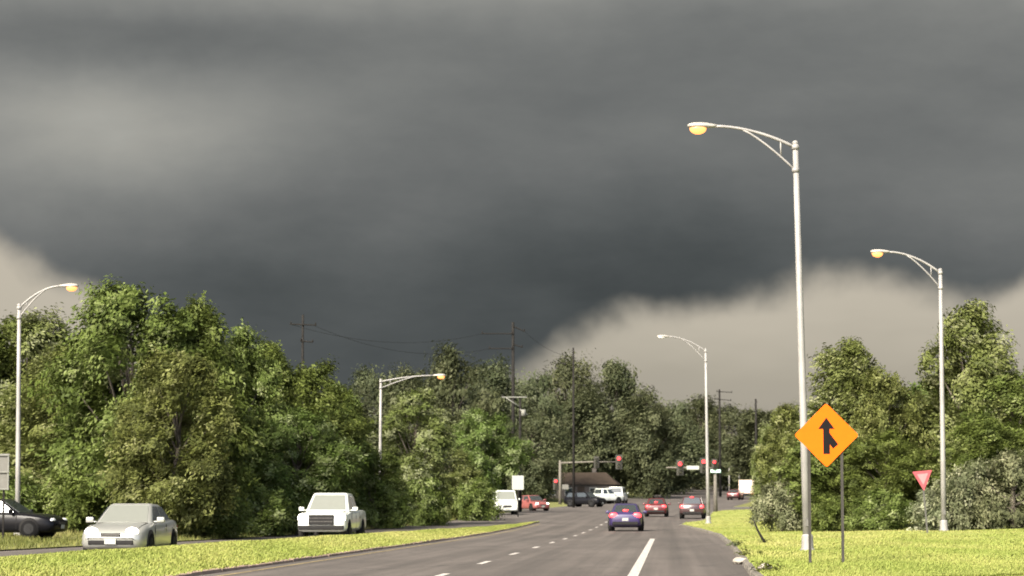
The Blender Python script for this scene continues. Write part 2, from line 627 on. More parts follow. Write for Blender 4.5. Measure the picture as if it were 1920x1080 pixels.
# curbs, laid in three-metre lengths
def curb(name, edge, side, y0, y1, mat=None):
    root = None
    y = y0
    i = 0
    root = bpy.data.objects.new(name, None)
    col.objects.link(root)
    structure(root)
    while y < y1:
        L = 3.0
        ya, yb = y + .012, y + L - .012
        bm = bmesh.new()
        hk = .62 if mat else 1.0
        sec = [(0, -.06), (.025 / hk, .085 * hk), (.055 / hk, .11 * hk), (.15, .115 * hk), (.165, .10 * hk), (.165, -.06)]
        dz, dx = random.uniform(-.012, .012), random.uniform(-.012, .012)
        rings = []
        for yy in (ya, (ya + yb) / 2, yb):
            e = edge(yy)
            rings.append([bm.verts.new((xc(yy) + e + side * (s + dx), yy, prof(yy) + z + dz)) for s, z in sec])
        n = len(sec)
        for r0, r1 in zip(rings, rings[1:]):
            for k in range(n):
                bm.faces.new((r0[k], r0[(k + 1) % n], r1[(k + 1) % n], r1[k]))
        bm.faces.new(rings[0])
        bm.faces.new(rings[-1][::-1])
        obj('curb_stone', bm, mat or M_CURB, root)
        y += L
        i += 1


curb('curb', uR, 1, 30, 228)
curb('curb', lambda y: UL, -1, 30, NOSE - 2, material('dirt_stained_curb', (.19, .135, .10), .9, var=.35, scale=1.4, bump=.4))

# painted markings: dashes and the solid merge line
for k in range(-1, 16):
    y0 = 43.8 + 10.9 * k
    if y0 > 205:
        break
    v = []
    for t in (0, 1.5, 3.0):
        for s in (-.075, .075):
            v.append((xc(y0 + t) + s, y0 + t, prof(y0 + t) + .005))
    pymesh('lane_dash', v, [(0, 1, 3, 2), (2, 3, 5, 4)], M_PAINT, road)
v, f = [], []
ys = list(np.arange(25, 100.5, 2.5))
for i, y in enumerate(ys):
    for s in (-.1, .1):
        v.append((xc(y) + 3.62 + s, y, prof(y) + .005))
    if i:
        f.append((2 * i - 2, 2 * i - 1, 2 * i + 1, 2 * i))
pymesh('merge_line', v, f, M_PAINT, road)
v, f = [], []
ys = list(np.arange(25, 160, 3))
for i, y in enumerate(ys):
    for s in (-.05, .05):
        v.append((xc(y) + UL + .45 + s, y, prof(y) + .005))
    if i:
        f.append((2 * i - 2, 2 * i - 1, 2 * i + 1, 2 * i))
M_YEL = material('worn_yellow_paint', (.17, .13, .06), 0.8, var=0.4, scale=2)
pymesh('edge_line', v, f, M_YEL, road)


# ------------------------------------------------------------------ grass blades
def grass_field(name, samples, hmin, hmax, mat, seed):
    rng = np.random.default_rng(seed)
    n = len(samples)
    P = np.array(samples)
    h = rng.uniform(hmin, hmax, n)
    a = rng.uniform(0, np.pi, n)
    w = rng.uniform(.012, .03, n)
    dx, dy = np.cos(a) * w, np.sin(a) * w
    V = np.empty((n, 3, 3))
    V[:, 0] = P + np.c_[-dx, -dy, np.zeros(n) - .01]
    V[:, 1] = P + np.c_[dx, dy, np.zeros(n) - .01]
    V[:, 2] = P + np.c_[rng.normal(.02, .025, n), rng.normal(0, .025, n), h]
    me = bpy.data.meshes.new(name)
    me.vertices.add(3 * n)
    me.vertices.foreach_set('co', V.ravel())
    me.loops.add(3 * n)
    me.loops.foreach_set('vertex_index', np.arange(3 * n, dtype=np.int32))
    me.polygons.add(n)
    me.polygons.foreach_set('loop_start', np.arange(0, 3 * n, 3, dtype=np.int32))
    me.polygons.foreach_set('loop_total', np.full(n, 3, dtype=np.int32))
    me.update()
    A = me.attributes.new('tint', 'FLOAT', 'FACE')
    patch = np.sin(P[:, 0] * .9 + P[:, 1] * .25) * .10 + np.sin(P[:, 0] * .37 - P[:, 1] * .11 + 1) * .13 + np.sin(P[:, 0] * 2.3 + 1.5 * np.sin(P[:, 1] * .2)) * .07
    A.data.foreach_set('value', np.clip(rng.uniform(.3, .75, n) + patch, 0, 1))
    o = link(name, me, mat)
    o['kind'] = 'stuff'
    return o


M_BLADE = leaf_material('grass_blade', (.120, .150, .030), (.168, .186, .046), (.215, .210, .066), (.25, .23, .09))
M_BLADE2 = leaf_material('verge_blade', (.060, .070, .016), (.095, .10, .026), (.135, .125, .042), (.16, .14, .065))


def scatter(n, y0, y1, ulo, uhi, seed, power=1.0):
    r = random.Random(seed)
    out = []
    for _ in range(n):
        y = y0 + (y1 - y0) * r.random() ** power
        a, b = ulo(y), uhi(y)
        u = a + (b - a) * r.random()
        x = xc(y) + u
        out.append((x, y, gh(x, y)))
    return out


grass_field('grass', scatter(150000, 38, 226, lambda y: uR(y) + .14, lambda y: min(uR(y) + 26, .225 * y - xc(y) + 1), 3, 2.2), .03, .065, M_BLADE, 1)
grass_field('grass', scatter(100000, 30, NOSE - 1, lambda y: max(uOR(y), -.235 * y - xc(y) - 1.5), lambda y: UL - .06, 4, 1.5), .03, .06, M_BLADE, 2)
grass_field('grass', scatter(40000, 60, 225, lambda y: uOL(y) - 9, lambda y: uOL(y), 5, 1.2), .06, .22, M_BLADE2, 3)


# ------------------------------------------------------------------ trees
def leaf_mesh(name, centres, outward, n_per, L, sigma, mat, rng, wind=0.35):
    """leaf-sized rhombs scattered round clump centres"""
    nc = len(centres)
    idx = np.repeat(np.arange(nc), n_per)
    n = len(idx)
    off = np.clip(rng.normal(0, 1, (n, 3)), -1.9, 1.9) * sigma
    # stretch each clump into a spray along its outward direction
    o = outward[idx]
    wv = np.array([.75, 0, -.45]) * wind * 2
    off += (o + wv) * (np.clip(rng.normal(0, 1, (n, 1)), -1.8, 1.8) * sigma * 1.25)
    P = centres[idx] + off
    cn = rng.normal(0, .52, (nc, 3))
    nrm = o * .8 + np.array([0, 0, .5]) + cn[idx] + rng.normal(0, .24, (n, 3))
    nrm /= np.linalg.norm(nrm, axis=1)[:, None] + 1e-9
    d = o * .4 + wv * 1.2 + np.array([0, 0, -.15]) + rng.normal(0, .45, (n, 3))
    d -= nrm * np.sum(d * nrm, 1)[:, None]
    d /= np.linalg.norm(d, axis=1)[:, None] + 1e-9
    w = np.cross(nrm, d)
    ln = (L * rng.uniform(.35, 1.3, n))[:, None]
    wd = ln * rng.uniform(.34, .52, n)[:, None]
    V = np.empty((n, 4, 3))
    V[:, 0] = P - d * ln * .5
    V[:, 1] = P + w * wd * .5 + nrm * ln * .06
    V[:, 2] = P + d * ln * .5 - nrm * ln * .05
    V[:, 3] = P - w * wd * .5 + nrm * ln * .06
    V[:, :, 2] = np.maximum(V[:, :, 2], .02)
    me = bpy.data.meshes.new(name)
    me.vertices.add(4 * n)
    me.vertices.foreach_set('co', V.ravel())
    me.loops.add(4 * n)
    me.loops.foreach_set('vertex_index', np.arange(4 * n, dtype=np.int32))
    me.polygons.add(n)
    me.polygons.foreach_set('loop_start', np.arange(0, 4 * n, 4, dtype=np.int32))
    me.polygons.foreach_set('loop_total', np.full(n, 4, dtype=np.int32))
    me.update()
    A = me.attributes.new('tint', 'FLOAT', 'FACE')
    cr = rng.uniform(0, 1, nc)
    A.data.foreach_set('value', np.clip(.72 * cr[idx] + .28 * rng.uniform(0, 1, n), 0, 1))
    me.materials.append(mat)
    return me


def tree_variant(seed, mat, H=10.0, Rr=3.0, base=.05, lobes=16, clumps=260, per=95, L=.2, sigma=.30, peak=.45, spray=.22, dark=False):
    rng = np.random.default_rng(seed)
    lc, lr = [], []
    for i in range(lobes):
        t = base + .10 + (.80 - base) * (i + rng.uniform(0, 1)) / lobes
        pr = (math.sin(math.pi * min(1, max(0, (t - base) / (1 - base))) ** (math.log(.5) / math.log(peak)))) ** .7
        ang = i * 2.4 + rng.uniform(-.6, .6)
        rad = Rr * rng.uniform(.30, .46) * (1.1 - .45 * t)
        r = max(0, Rr * pr - rad * .7) * rng.uniform(.65, 1.05)
        lc.append((r * math.cos(ang), r * math.sin(ang), H * t))
        lr.append(rad)
    lc.append((rng.normal(0, .2), rng.normal(0, .2), H * .86))
    lr.append(Rr * .3)
    lc, lr = np.array(lc), np.array(lr)
    wts = lr ** 2 / np.sum(lr ** 2)
    pick = rng.choice(len(lc), clumps, p=wts)
    d = rng.normal(0, 1, (clumps, 3))
    rad_out = lc[pick].copy()
    rad_out[:, 2] = (rad_out[:, 2] - H * .45) * .3
    rad_out /= np.linalg.norm(rad_out, axis=1)[:, None] + 1e-6
    d = d / np.linalg.norm(d, axis=1)[:, None] + rad_out * .45 + np.array([0, 0, .22])
    d /= np.linalg.norm(d, axis=1)[:, None]
    k = rng.uniform(.72, 1.02, clumps)
    k[rng.random(clumps) < spray] *= 1.28
    cen = lc[pick] + d * (lr[pick] * k)[:, None] * np.array([1, 1, 1.12])
    # inner filling so that the crown is not hollow
    ni = clumps // 5
    pk = rng.choice(len(lc), ni, p=wts)
    inner = lc[pk] * np.array([.7, .7, 1]) + rng.normal(0, .35, (ni, 3)) * lr[pk][:, None]
    cen = np.vstack([cen, inner])
    out = np.vstack([d, rng.normal(0, .5, (ni, 3))])
    top = cen[:, 2].max()
    cen[:, 2] *= H / (top + .25)
    crown = leaf_mesh('crown', cen, out, per, L, sigma, mat, rng)
    bm = bmesh.new()
    sway = rng.normal(0, .12, (6, 2))
    tp = [(sway[i][0] * i * .3, sway[i][1] * i * .3, H * .82 * i / 5 - (.3 if i == 0 else 0)) for i in range(6)]
    add_tube(bm, tp, [.19, .16, .13, .10, .07, .03], 8)
    for c, r in zip(lc, lr):
        zb = max(H * .10, c[2] * .62)
        f = min(5, zb / (H * .82) * 5)
        i = int(min(4, f))
        a = Vector(tp[i]).lerp(Vector(tp[i + 1]), f - i)
        b = Vector(c)
        mdl = a.lerp(b, .5) + Vector((0, 0, -.1))
        add_tube(bm, [a, mdl, b], [.07, .05, .02], 5)
    trunk = bpy.data.meshes.new('trunk')
    bm.to_mesh(trunk)
    bm.free()
    trunk.materials.append(M_BARK)
    trunk.polygons.foreach_set('use_smooth', [True] * len(trunk.polygons))
    return dict(crown=crown, trunk=trunk, H=H, R=Rr)


V_ROAD = [tree_variant(11, L_GREEN, peak=.45, lobes=24, clumps=1150, per=46, L=.22, sigma=.17),
          tree_variant(12, L_GREEN, Rr=2.7, peak=.40, lobes=26, clumps=1100, per=46, L=.22, spray=.3, sigma=.16),
          tree_variant(13, L_GREEN, Rr=3.2, peak=.55, lobes=22, clumps=1200, per=46, L=.22, sigma=.17),
          tree_variant(14, L_OLIVE, Rr=2.4, peak=.38, lobes=24, clumps=1050, per=44, L=.21, spray=.35, sigma=.16),
          tree_variant(15, L_OLIVE, Rr=3.0, peak=.48, lobes=24, clumps=1150, per=46, L=.22, spray=.3, sigma=.17)]
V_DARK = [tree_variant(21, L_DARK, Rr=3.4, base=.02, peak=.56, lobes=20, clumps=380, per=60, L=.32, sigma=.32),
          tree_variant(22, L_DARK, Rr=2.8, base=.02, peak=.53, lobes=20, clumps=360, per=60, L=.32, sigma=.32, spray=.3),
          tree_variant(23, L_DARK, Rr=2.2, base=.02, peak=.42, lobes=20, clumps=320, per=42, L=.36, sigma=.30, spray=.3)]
V_SHRUB = [tree_variant(31, L_GREY, H=3.0, Rr=2.0, base=0, peak=.40, lobes=12, clumps=300, per=50, L=.18, sigma=.14, spray=.4),
           tree_variant(32, L_GREY, H=3.0, Rr=1.8, base=0, peak=.35, lobes=12, clumps=290, per=50, L=.17, sigma=.13, spray=.45),
           tree_variant(33, L_GREEN, H=3.0, Rr=2.0, base=0, peak=.40, lobes=12, clumps=300, per=50, L=.19, sigma=.15, spray=.35)]


def tree(name, label, var, px, top, y, width, rz, group, cat='tree', du=0.0):
    """tree whose tip shows at photo pixel (px, top), standing y metres off, width pixels wide"""
    X, Z = W(px, top, y)
    g = gh(X, y)
    h = max(.6, Z - g)
    w = width * y / 4500.0 * (1.28 if name == 'roadside_tree' else 1.1)
    t = thing(name, label, cat, (X, y, g - .03), rz, group)
    s = w / (2 * var['R'] * 1.05)
    t.scale = (s, s, h / var['H'])
    c = link('crown', var['crown'], None, t)
    k = link('trunk' if cat == 'tree' else 'stem', var['trunk'], None, t)
    return t


GL, GR, GF, GS = 'trees along the oncoming road', 'trees behind the right lawn', 'dark trees beyond the junction', 'shrubs at the foot of the trees'
a, b, c_, d_, e_ = V_ROAD
for args in (
    ('Broad leafy tree behind the left-hand lamp pole at the photo edge', e_, 62, 578, 118, 200, .3),
    ('Tree half cut by the left photo edge above the grey sign', a, -45, 600, 116, 190, 2.1),
    ('Tallest round-topped green tree above the oncoming silver sedan', a, 245, 524, 108, 250, 4.0),
    ('Leafy tree with pointed tip, right shoulder of the tallest left tree', b, 372, 553, 110, 175, 1.0),
    ('Green tree with a grey-leaved tip between pointed tree and white pickup', c_, 440, 610, 118, 170, 5.2),
    ('Olive tree filling the gap low behind the silver sedan roof', e_, 330, 650, 101, 190, 3.3),
    ('Dark-trunked green tree filling in behind the tallest left tree', c_, 190, 585, 118, 130, .4),
    ('Green tree in the dip right of the tallest left tree', a, 318, 590, 118, 130, 5.4),
    ('Olive tree low over the black car and left lamp pole', d_, 130, 640, 112, 190, 2.2),
    ('Green tree directly left of the tall pole that rises from the trees', a, 500, 636, 128, 160, 2.8),
    ('Rounded green tree right below the tall lone utility pole', c_, 580, 672, 136, 170, .6),
    ('Green tree over the white pickup, left of the short-armed lamp', b, 632, 716, 142, 115, 4.4),
    ('Shady bushy tree close behind the white pickup roof', c_, 560, 760, 118, 170, 1.7),
    ('Loose pale olive tree hiding the foot of the lamp with long arm', d_, 778, 726, 156, 120, 1.2),
    ('Low leafy tree in front of the long-armed lamp pole foot', a, 700, 838, 143, 110, 3.9),
    ('Round pale-topped tree left of the blank white sign', c_, 905, 764, 216, 125, 2.0),
    ('Dark leafy tree between pale olive tree and blank white sign', e_, 845, 840, 176, 95, .2),
):
    tree('roadside_tree', *args, GL)
for args in (
    ('Olive tree with a rounded top just right of the tall near lamp', d_, 1592, 630, 118, 150, 2.6),
    ('Leafy olive tree close right of the merge sign top corner', e_, 1665, 690, 116, 140, 4.6),
    ('Tallest right-hand tree with ragged tip behind the second lamp', d_, 1815, 562, 116, 165, .4),
    ('Green tree sloping away to the right photo edge', a, 1895, 690, 114, 180, 3.0),
    ('Green tree seen below the second lamp pole between two taller trees', b, 1745, 700, 122, 150, 1.4),
    ('Olive tree left of the tall near lamp, over the grey shrub', e_, 1482, 752, 138, 100, 5.5),
    ('Dark low tree filling in behind the merge sign posts', a, 1560, 800, 112, 170, 5.0),
    ('Bushy green tree left of the yield sign', c_, 1660, 800, 110, 150, .9),
    ('Low green tree behind the pale shrubs right of the second lamp', a, 1840, 780, 108, 170, 2.2),
    ('Small dark tree at the far left end of the right-hand trees', e_, 1445, 790, 150, 60, 3.6),
):
    tree('roadside_tree', *args, GR)
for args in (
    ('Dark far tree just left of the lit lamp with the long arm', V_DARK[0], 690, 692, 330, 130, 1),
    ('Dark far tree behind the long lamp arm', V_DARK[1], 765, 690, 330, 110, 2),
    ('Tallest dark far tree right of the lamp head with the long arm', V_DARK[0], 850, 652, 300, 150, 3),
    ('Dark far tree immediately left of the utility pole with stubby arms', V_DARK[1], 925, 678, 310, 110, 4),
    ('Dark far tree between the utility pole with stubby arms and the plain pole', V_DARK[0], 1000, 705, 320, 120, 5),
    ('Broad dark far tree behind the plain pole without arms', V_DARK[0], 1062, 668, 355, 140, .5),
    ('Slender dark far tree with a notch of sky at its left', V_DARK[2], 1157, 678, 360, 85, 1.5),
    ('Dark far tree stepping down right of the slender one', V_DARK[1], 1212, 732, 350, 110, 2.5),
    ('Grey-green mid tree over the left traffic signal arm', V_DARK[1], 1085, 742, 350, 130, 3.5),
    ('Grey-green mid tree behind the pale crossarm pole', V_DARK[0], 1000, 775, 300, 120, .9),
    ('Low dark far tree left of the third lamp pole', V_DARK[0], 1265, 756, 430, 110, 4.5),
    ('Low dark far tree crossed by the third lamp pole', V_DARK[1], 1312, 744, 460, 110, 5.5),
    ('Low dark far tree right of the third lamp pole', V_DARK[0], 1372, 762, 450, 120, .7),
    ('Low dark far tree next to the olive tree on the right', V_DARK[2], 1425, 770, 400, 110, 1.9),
    ('Dark tree above the brown roof', V_DARK[0], 1140, 780, 365, 170, 2.9),
    ('Dark tree over the right traffic signal arm', V_DARK[1], 1235, 800, 400, 160, 3.9),
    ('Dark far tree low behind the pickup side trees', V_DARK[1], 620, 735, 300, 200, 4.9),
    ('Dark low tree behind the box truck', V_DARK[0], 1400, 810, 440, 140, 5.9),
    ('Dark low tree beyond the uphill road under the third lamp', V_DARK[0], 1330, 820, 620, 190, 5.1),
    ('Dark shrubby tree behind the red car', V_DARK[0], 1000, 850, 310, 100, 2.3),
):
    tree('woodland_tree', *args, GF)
for args in (
    ('Grey windblown shrub left of the tall near lamp foot', V_SHRUB[0], 1466, 885, 112, 105, .3),
    ('Low green shrub behind the merge sign posts', V_SHRUB[2], 1560, 925, 108, 100, 1.3),
    ('Dark green shrub between the merge sign and the yield sign', V_SHRUB[2], 1655, 915, 106, 120, 2.3),
    ('Pale ragged shrub at the foot of the yield sign', V_SHRUB[1], 1752, 915, 100, 100, 3.3),
    ('Large pale olive shrub right of the second lamp foot', V_SHRUB[0], 1822, 860, 100, 150, 4.3),
    ('Tall silvery shrub at the right photo edge', V_SHRUB[1], 1900, 842, 99, 160, 5.3),
    ('Dark green bush behind the silver sedan', V_SHRUB[2], 380, 900, 104, 160, .8),
    ('Green bush left of the silver sedan, over the black car', V_SHRUB[2], 150, 880, 106, 170, 1.8),
    ('Green bush between silver sedan and white pickup', V_SHRUB[2], 480, 905, 112, 150, 2.8),
    ('Green bush right of the white pickup', V_SHRUB[2], 700, 895, 140, 120, 3.8),
    ('Shady bush along the road below the pale olive tree', V_SHRUB[2], 790, 895, 152, 110, 4.8),
    ('Shady bush nearest to the white van', V_SHRUB[2], 890, 895, 172, 90, 5.8),
    ('Green bush at the left photo edge behind the black car', V_SHRUB[2], 20, 880, 106, 150, .1),
    ('Dark green bush right behind the white pickup', V_SHRUB[2], 590, 890, 122, 150, .1),
):
    tree('shrub', *args, GS, 'shrub')


# ------------------------------------------------------------------ street lamps
def street_lamp(label, px_base, base_y, px_top, py_top, dist, arm_px, lift_px, lit=True, mirror=False, baseh=None):
    X, Zt = W(px_top, py_top, dist)
    Xb, _ = W(px_base, base_y, dist)
    g = gh(Xb, dist)
    t = thing('street_lamp', label, 'street lamp', (Xb, dist, g), 0, 'cobra-head street lamps')
    H = Zt - g
    lean = X - Xb
    sc = dist / 4500.0
    A = arm_px * sc * (-1 if not mirror else 1)
    up = lift_px * sc
    sg = 1 if A > 0 else -1
    bm = bmesh.new()
    add_tube(bm, [(0, 0, .0), (lean * .33, 0, H * .33), (lean * .66, 0, H * .66), (lean, 0, H)], [.115, .10, .088, .075], 16)
    obj('pole', bm, M_GALV, t, True)
    bm = bmesh.new()
    add_tube(bm, [(0, 0, -.1), (0, 0, .06), (0, 0, .07), (0, 0, .40), (0, 0, .45)], [.20, .20, .165, .15, .12], 14)
    obj('base', bm, M_GALV, t)
    box('hand_hole_cover', (lean * .05, -.125, .75), (.10, .03, .18), M_SIGNBACK, t)
    ball('pole_cap', (lean, 0, H), (.085, .085, .07), M_GALV, t, 12)
    z0 = H - .12
    # upper arm: rises from the pole, flattens towards the lamp
    ax = A - sg * .62
    zt = H + up
    pts = []
    for k in range(11):
        f = k / 10
        pts.append((lean + ax * f, 0, z0 + (zt - z0) * (1 - (1 - f) ** 1.9)))
    bm = bmesh.new()
    add_tube(bm, pts, [.045] * 5 + [.04] * 6, 10)
    obj('arm', bm, M_GALV, t, True)
    low = []
    for k in range(8):
        f = k / 7 * .66
        zu = z0 + (zt - z0) * (1 - (1 - f) ** 1.9)
        d = (.62 if not mirror else .40) * (1 - k / 7) ** 1.15
        low.append((lean + ax * f, 0, zu - d - .01))
    bm = bmesh.new()
    add_tube(bm, low, .03, 8)
    obj('brace', bm, M_GALV, t, True)
    f = .18
    zu = z0 + (zt - z0) * (1 - (1 - f) ** 1.9)
    bm = bmesh.new()
    add_tube(bm, [(lean + ax * f, 0, zu), (lean + ax * f, 0, zu - .40 * (.62 if not mirror else .40) / .62)], .022, 6)
    obj('strut', bm, M_GALV, t, True)
    for zz in (z0, z0 - (.62 if not mirror else .40)):
        tube('bracket', [(lean, 0, zz - .06), (lean, 0, zz + .06)], .10, M_GALV, t, 14)
    # cobra head: a flattened teardrop, lens under its outer half
    bm = bmesh.new()
    x0 = lean + ax - sg * .05
    n = 12
    rings = []
    for fx, w, hu, hd in ((0, .045, .045, .045), (.12, .07, .06, .05), (.25, .12, .085, .06), (.42, .17, .10, .07), (.6, .175, .095, .07), (.72, .14, .07, .055), (.78, .06, .03, .03)):
        ring = []
        for k in range(n):
            an = 2 * math.pi * k / n
            zz = math.sin(an)
            ring.append(bm.verts.new((x0 + sg * fx, w * math.cos(an), zt + .01 + (hu if zz > 0 else hd) * zz)))
        rings.append(ring)
    for r0, r1 in zip(rings, rings[1:]):
        for k in range(n):
            bm.faces.new((r0[k], r0[(k + 1) % n], r1[(k + 1) % n], r1[k]))
    bm.faces.new(rings[0])
    bm.faces.new(rings[-1])
    h = obj('luminaire', bm, M_LUM, t, True)
    lens = ball('lens', (x0 + sg * .50, 0, zt - .065), (.23, .15, .16 if lit else .05), M_SODIUM if lit else M_LENSOFF, h, 16)
    return t


street_lamp('Tallest nearest grey lamp, lit, its pole behind the orange merge sign', 1514, 1030, 1491, 268, 64, 196, 32)
street_lamp('Lit grey lamp on the right by the yield sign', 1770, 1000, 1763, 506, 97, 126, 34)
street_lamp('Unlit lamp beside the junction with a red car at its foot', 1328, 975, 1323, 655, 150, 88, 24, lit=False)
street_lamp('Lit lamp with a long arm rising from the trees right of the pickup', 712, 960, 714, 712, 150, 118, 8, mirror=True)
street_lamp('Lit lamp at the left photo edge behind the black car', 33, 990, 36, 572, 98, 106, 36, mirror=True)


# ------------------------------------------------------------------ signs
def round_poly(pts, r, n=4):
    out = []
    m = len(pts)
    for i in range(m):
        p, a, b = Vector(pts[i]), Vector(pts[i - 1]), Vector(pts[(i + 1) % m])
        da, db = (a - p).normalized(), (b - p).normalized()
        s, e = p + da * r, p + db * r
        for k in range(n + 1):
            q = k / n
            out.append(tuple((1 - q) ** 2 * s + 2 * q * (1 - q) * p + q * q * e))
    return out


D = 49.0
cx, cz = W(1549.5, 816, D)
g = gh(cx, D)
t = thing('merge_sign', 'Orange diamond sign with a black merging arrow on two thin posts', 'road sign', (cx, D, g), R(-2))
zc = cz - g
h = .655
plate('panel', [(x, z + zc) for x, z in round_poly([(-h, 0), (0, -h), (h, 0), (0, h)], .05)], -.003, 0, M_ORANGE, t)
# border line, inset
bm = bmesh.new()
o_, i_ = round_poly([(-h + .04, 0), (0, -h + .04), (h - .04, 0), (0, h - .04)], .045), round_poly([(-h + .057, 0), (0, -h + .057), (h - .057, 0), (0, h - .057)], .04)
va = [bm.verts.new((x, -.0055, z + zc)) for x, z in o_]
vb = [bm.verts.new((x, -.0055, z + zc)) for x, z in i_]
for k in range(len(va)):
    bm.faces.new((va[k], va[(k + 1) % len(va)], vb[(k + 1) % len(va)], vb[k]))
bm.free()
sym = bmesh.new()
s_ = 1 / 91.8
def P_(px, py):
    return ((px - 1549.5) * s_, (816 - py) * s_ + zc)
add_plate(sym, [P_(*p) for p in ((1543.5, 851), (1543.5, 804), (1534.5, 804), (1549.5, 783), (1564.5, 804), (1555.5, 804), (1555.5, 812), (1571, 833), (1561.5, 841), (1555.5, 833), (1555.5, 851))], -.008, -.0035)
obj('arrow', sym, M_SIGNBLACK, t)
for px in (1517, 1578):
    x, _ = P_(px, 0)
    bm = bmesh.new()
    add_box(bm, (x, .03, (zc + .1) / 2 - .1), (.055, .012, zc + .3))
    add_box(bm, (x - .024, .05, (zc + .1) / 2 - .1), (.009, .032, zc + .3))
    add_box(bm, (x + .024, .05, (zc + .1) / 2 - .1), (.009, .032, zc + .3))
    obj('post', bm, M_DARKMETAL, t)

D = 93.0
cx, cz = W(1738, 897, D)
g = gh(cx, D)
zc = cz - g
t = thing('yield_sign', 'Faded red and pink downward triangle sign among pale shrubs', 'road sign', (cx, D, g), R(22))
t.rotation_euler.y = R(-5)
tri = lambda q, dz=0: [(x, z + zc + dz) for x, z in round_poly([(-.45 * q, .30 * q), (0, -.48 * q), (.45 * q, .30 * q)], .05 * q)]
plate('panel', tri(1.0), -.003, 0, M_SIGNRED, t)
plate('inner_triangle', tri(.56, .02), -.007, -.0035, M_SIGNPINK, t)
box('post', (0, .03, zc / 2 - .1), (.06, .04, zc + .3), M_SIGNBACK, t)

D = 88.0
cx, cz = W(-8, 885, D)
g = gh(cx, D)
zc = cz - g
t = thing('road_sign', 'Grey framed back of a sign at the left photo edge', 'road sign', (cx, D, g), 0)
box('panel', (0, 0, zc), (1.0, .01, 1.34), M_SIGNBACK, t)
for x in (-.46, 0, .46):
    box('stiffener', (x, -.025, zc), (.05, .03, 1.30), M_PALEARM, t)
for z in (-.62, 0, .62):
    box('cross_rail', (0, -.055, zc + z), (1.0, .03, .05), M_PALEARM, t)
for x in (-.3, .3):
    box('post', (x, .035, zc / 2), (.07, .05, zc + .6), M_WOOD, t)

D = 190.0
cx, cz = W(971, 905, D)
g = gh(cx, D)
zc = cz - g
t = thing('road_sign', 'Blank pale square sign on a dark post left of the junction', 'road sign', (cx, D, g), R(4))
plate('panel', [(x, z + zc) for x, z in round_poly([(-.47, -.56), (.47, -.56), (.47, .56), (-.47, .56)], .08)], -.006, 0, M_SIGNWHITE, t)
box('post', (.02, .05, zc / 2), (.10, .08, zc + .9), M_WOOD, t)


# ------------------------------------------------------------------ vehicles
def car_body(bm, stations):
    """loft of mirrored cross-sections along y; each (y, z bottom, z top, half width)"""
    rings = []
    for (y, zb, zt, hw) in stations:
        mid = zb + (zt - zb) * .55
        half = [(0, zb), (hw * .80, zb), (hw * .95, zb + .05), (hw, zb + .16), (hw * 1.0, mid), (hw * .975, zt - .10), (hw * .93, zt - .03), (hw * .84, zt), (hw * .45, zt + .022), (0, zt + .03)]
        ring = [(x, y, z) for x, z in half] + [(-x, y, z) for x, z in half[-2:0:-1]]
        rings.append([bm.verts.new(p) for p in ring])
    n = len(rings[0])
    for r0, r1 in zip(rings, rings[1:]):
        for k in range(n):
            bm.faces.new((r0[k], r0[(k + 1) % n], r1[(k + 1) % n], r1[k]))
    bm.faces.new(rings[0])
    bm.faces.new(rings[-1][::-1])


def frustum(lo, hi):
    """lo, hi = (y front, y rear, half width front, half width rear, z front, z rear) -> 8 corners"""
    out = []
    for (yf, yr, wf, wr, zf, zr) in (lo, hi):
        out.append([Vector((-wf, yf, zf)), Vector((wf, yf, zf)), Vector((wr, yr, zr)), Vector((-wr, yr, zr))])
    return out


def patch(bl, br, tl, tr, u0, u1, v0, v1, off):
    def p(u, v):
        return bl * (1 - u) * (1 - v) + br * u * (1 - v) + tl * (1 - u) * v + tr * u * v
    n = ((br - bl).cross(tl - bl)).normalized() * off
    return [p(u0, v0) + n, p(u1, v0) + n, p(u1, v1) + n, p(u0, v1) + n]


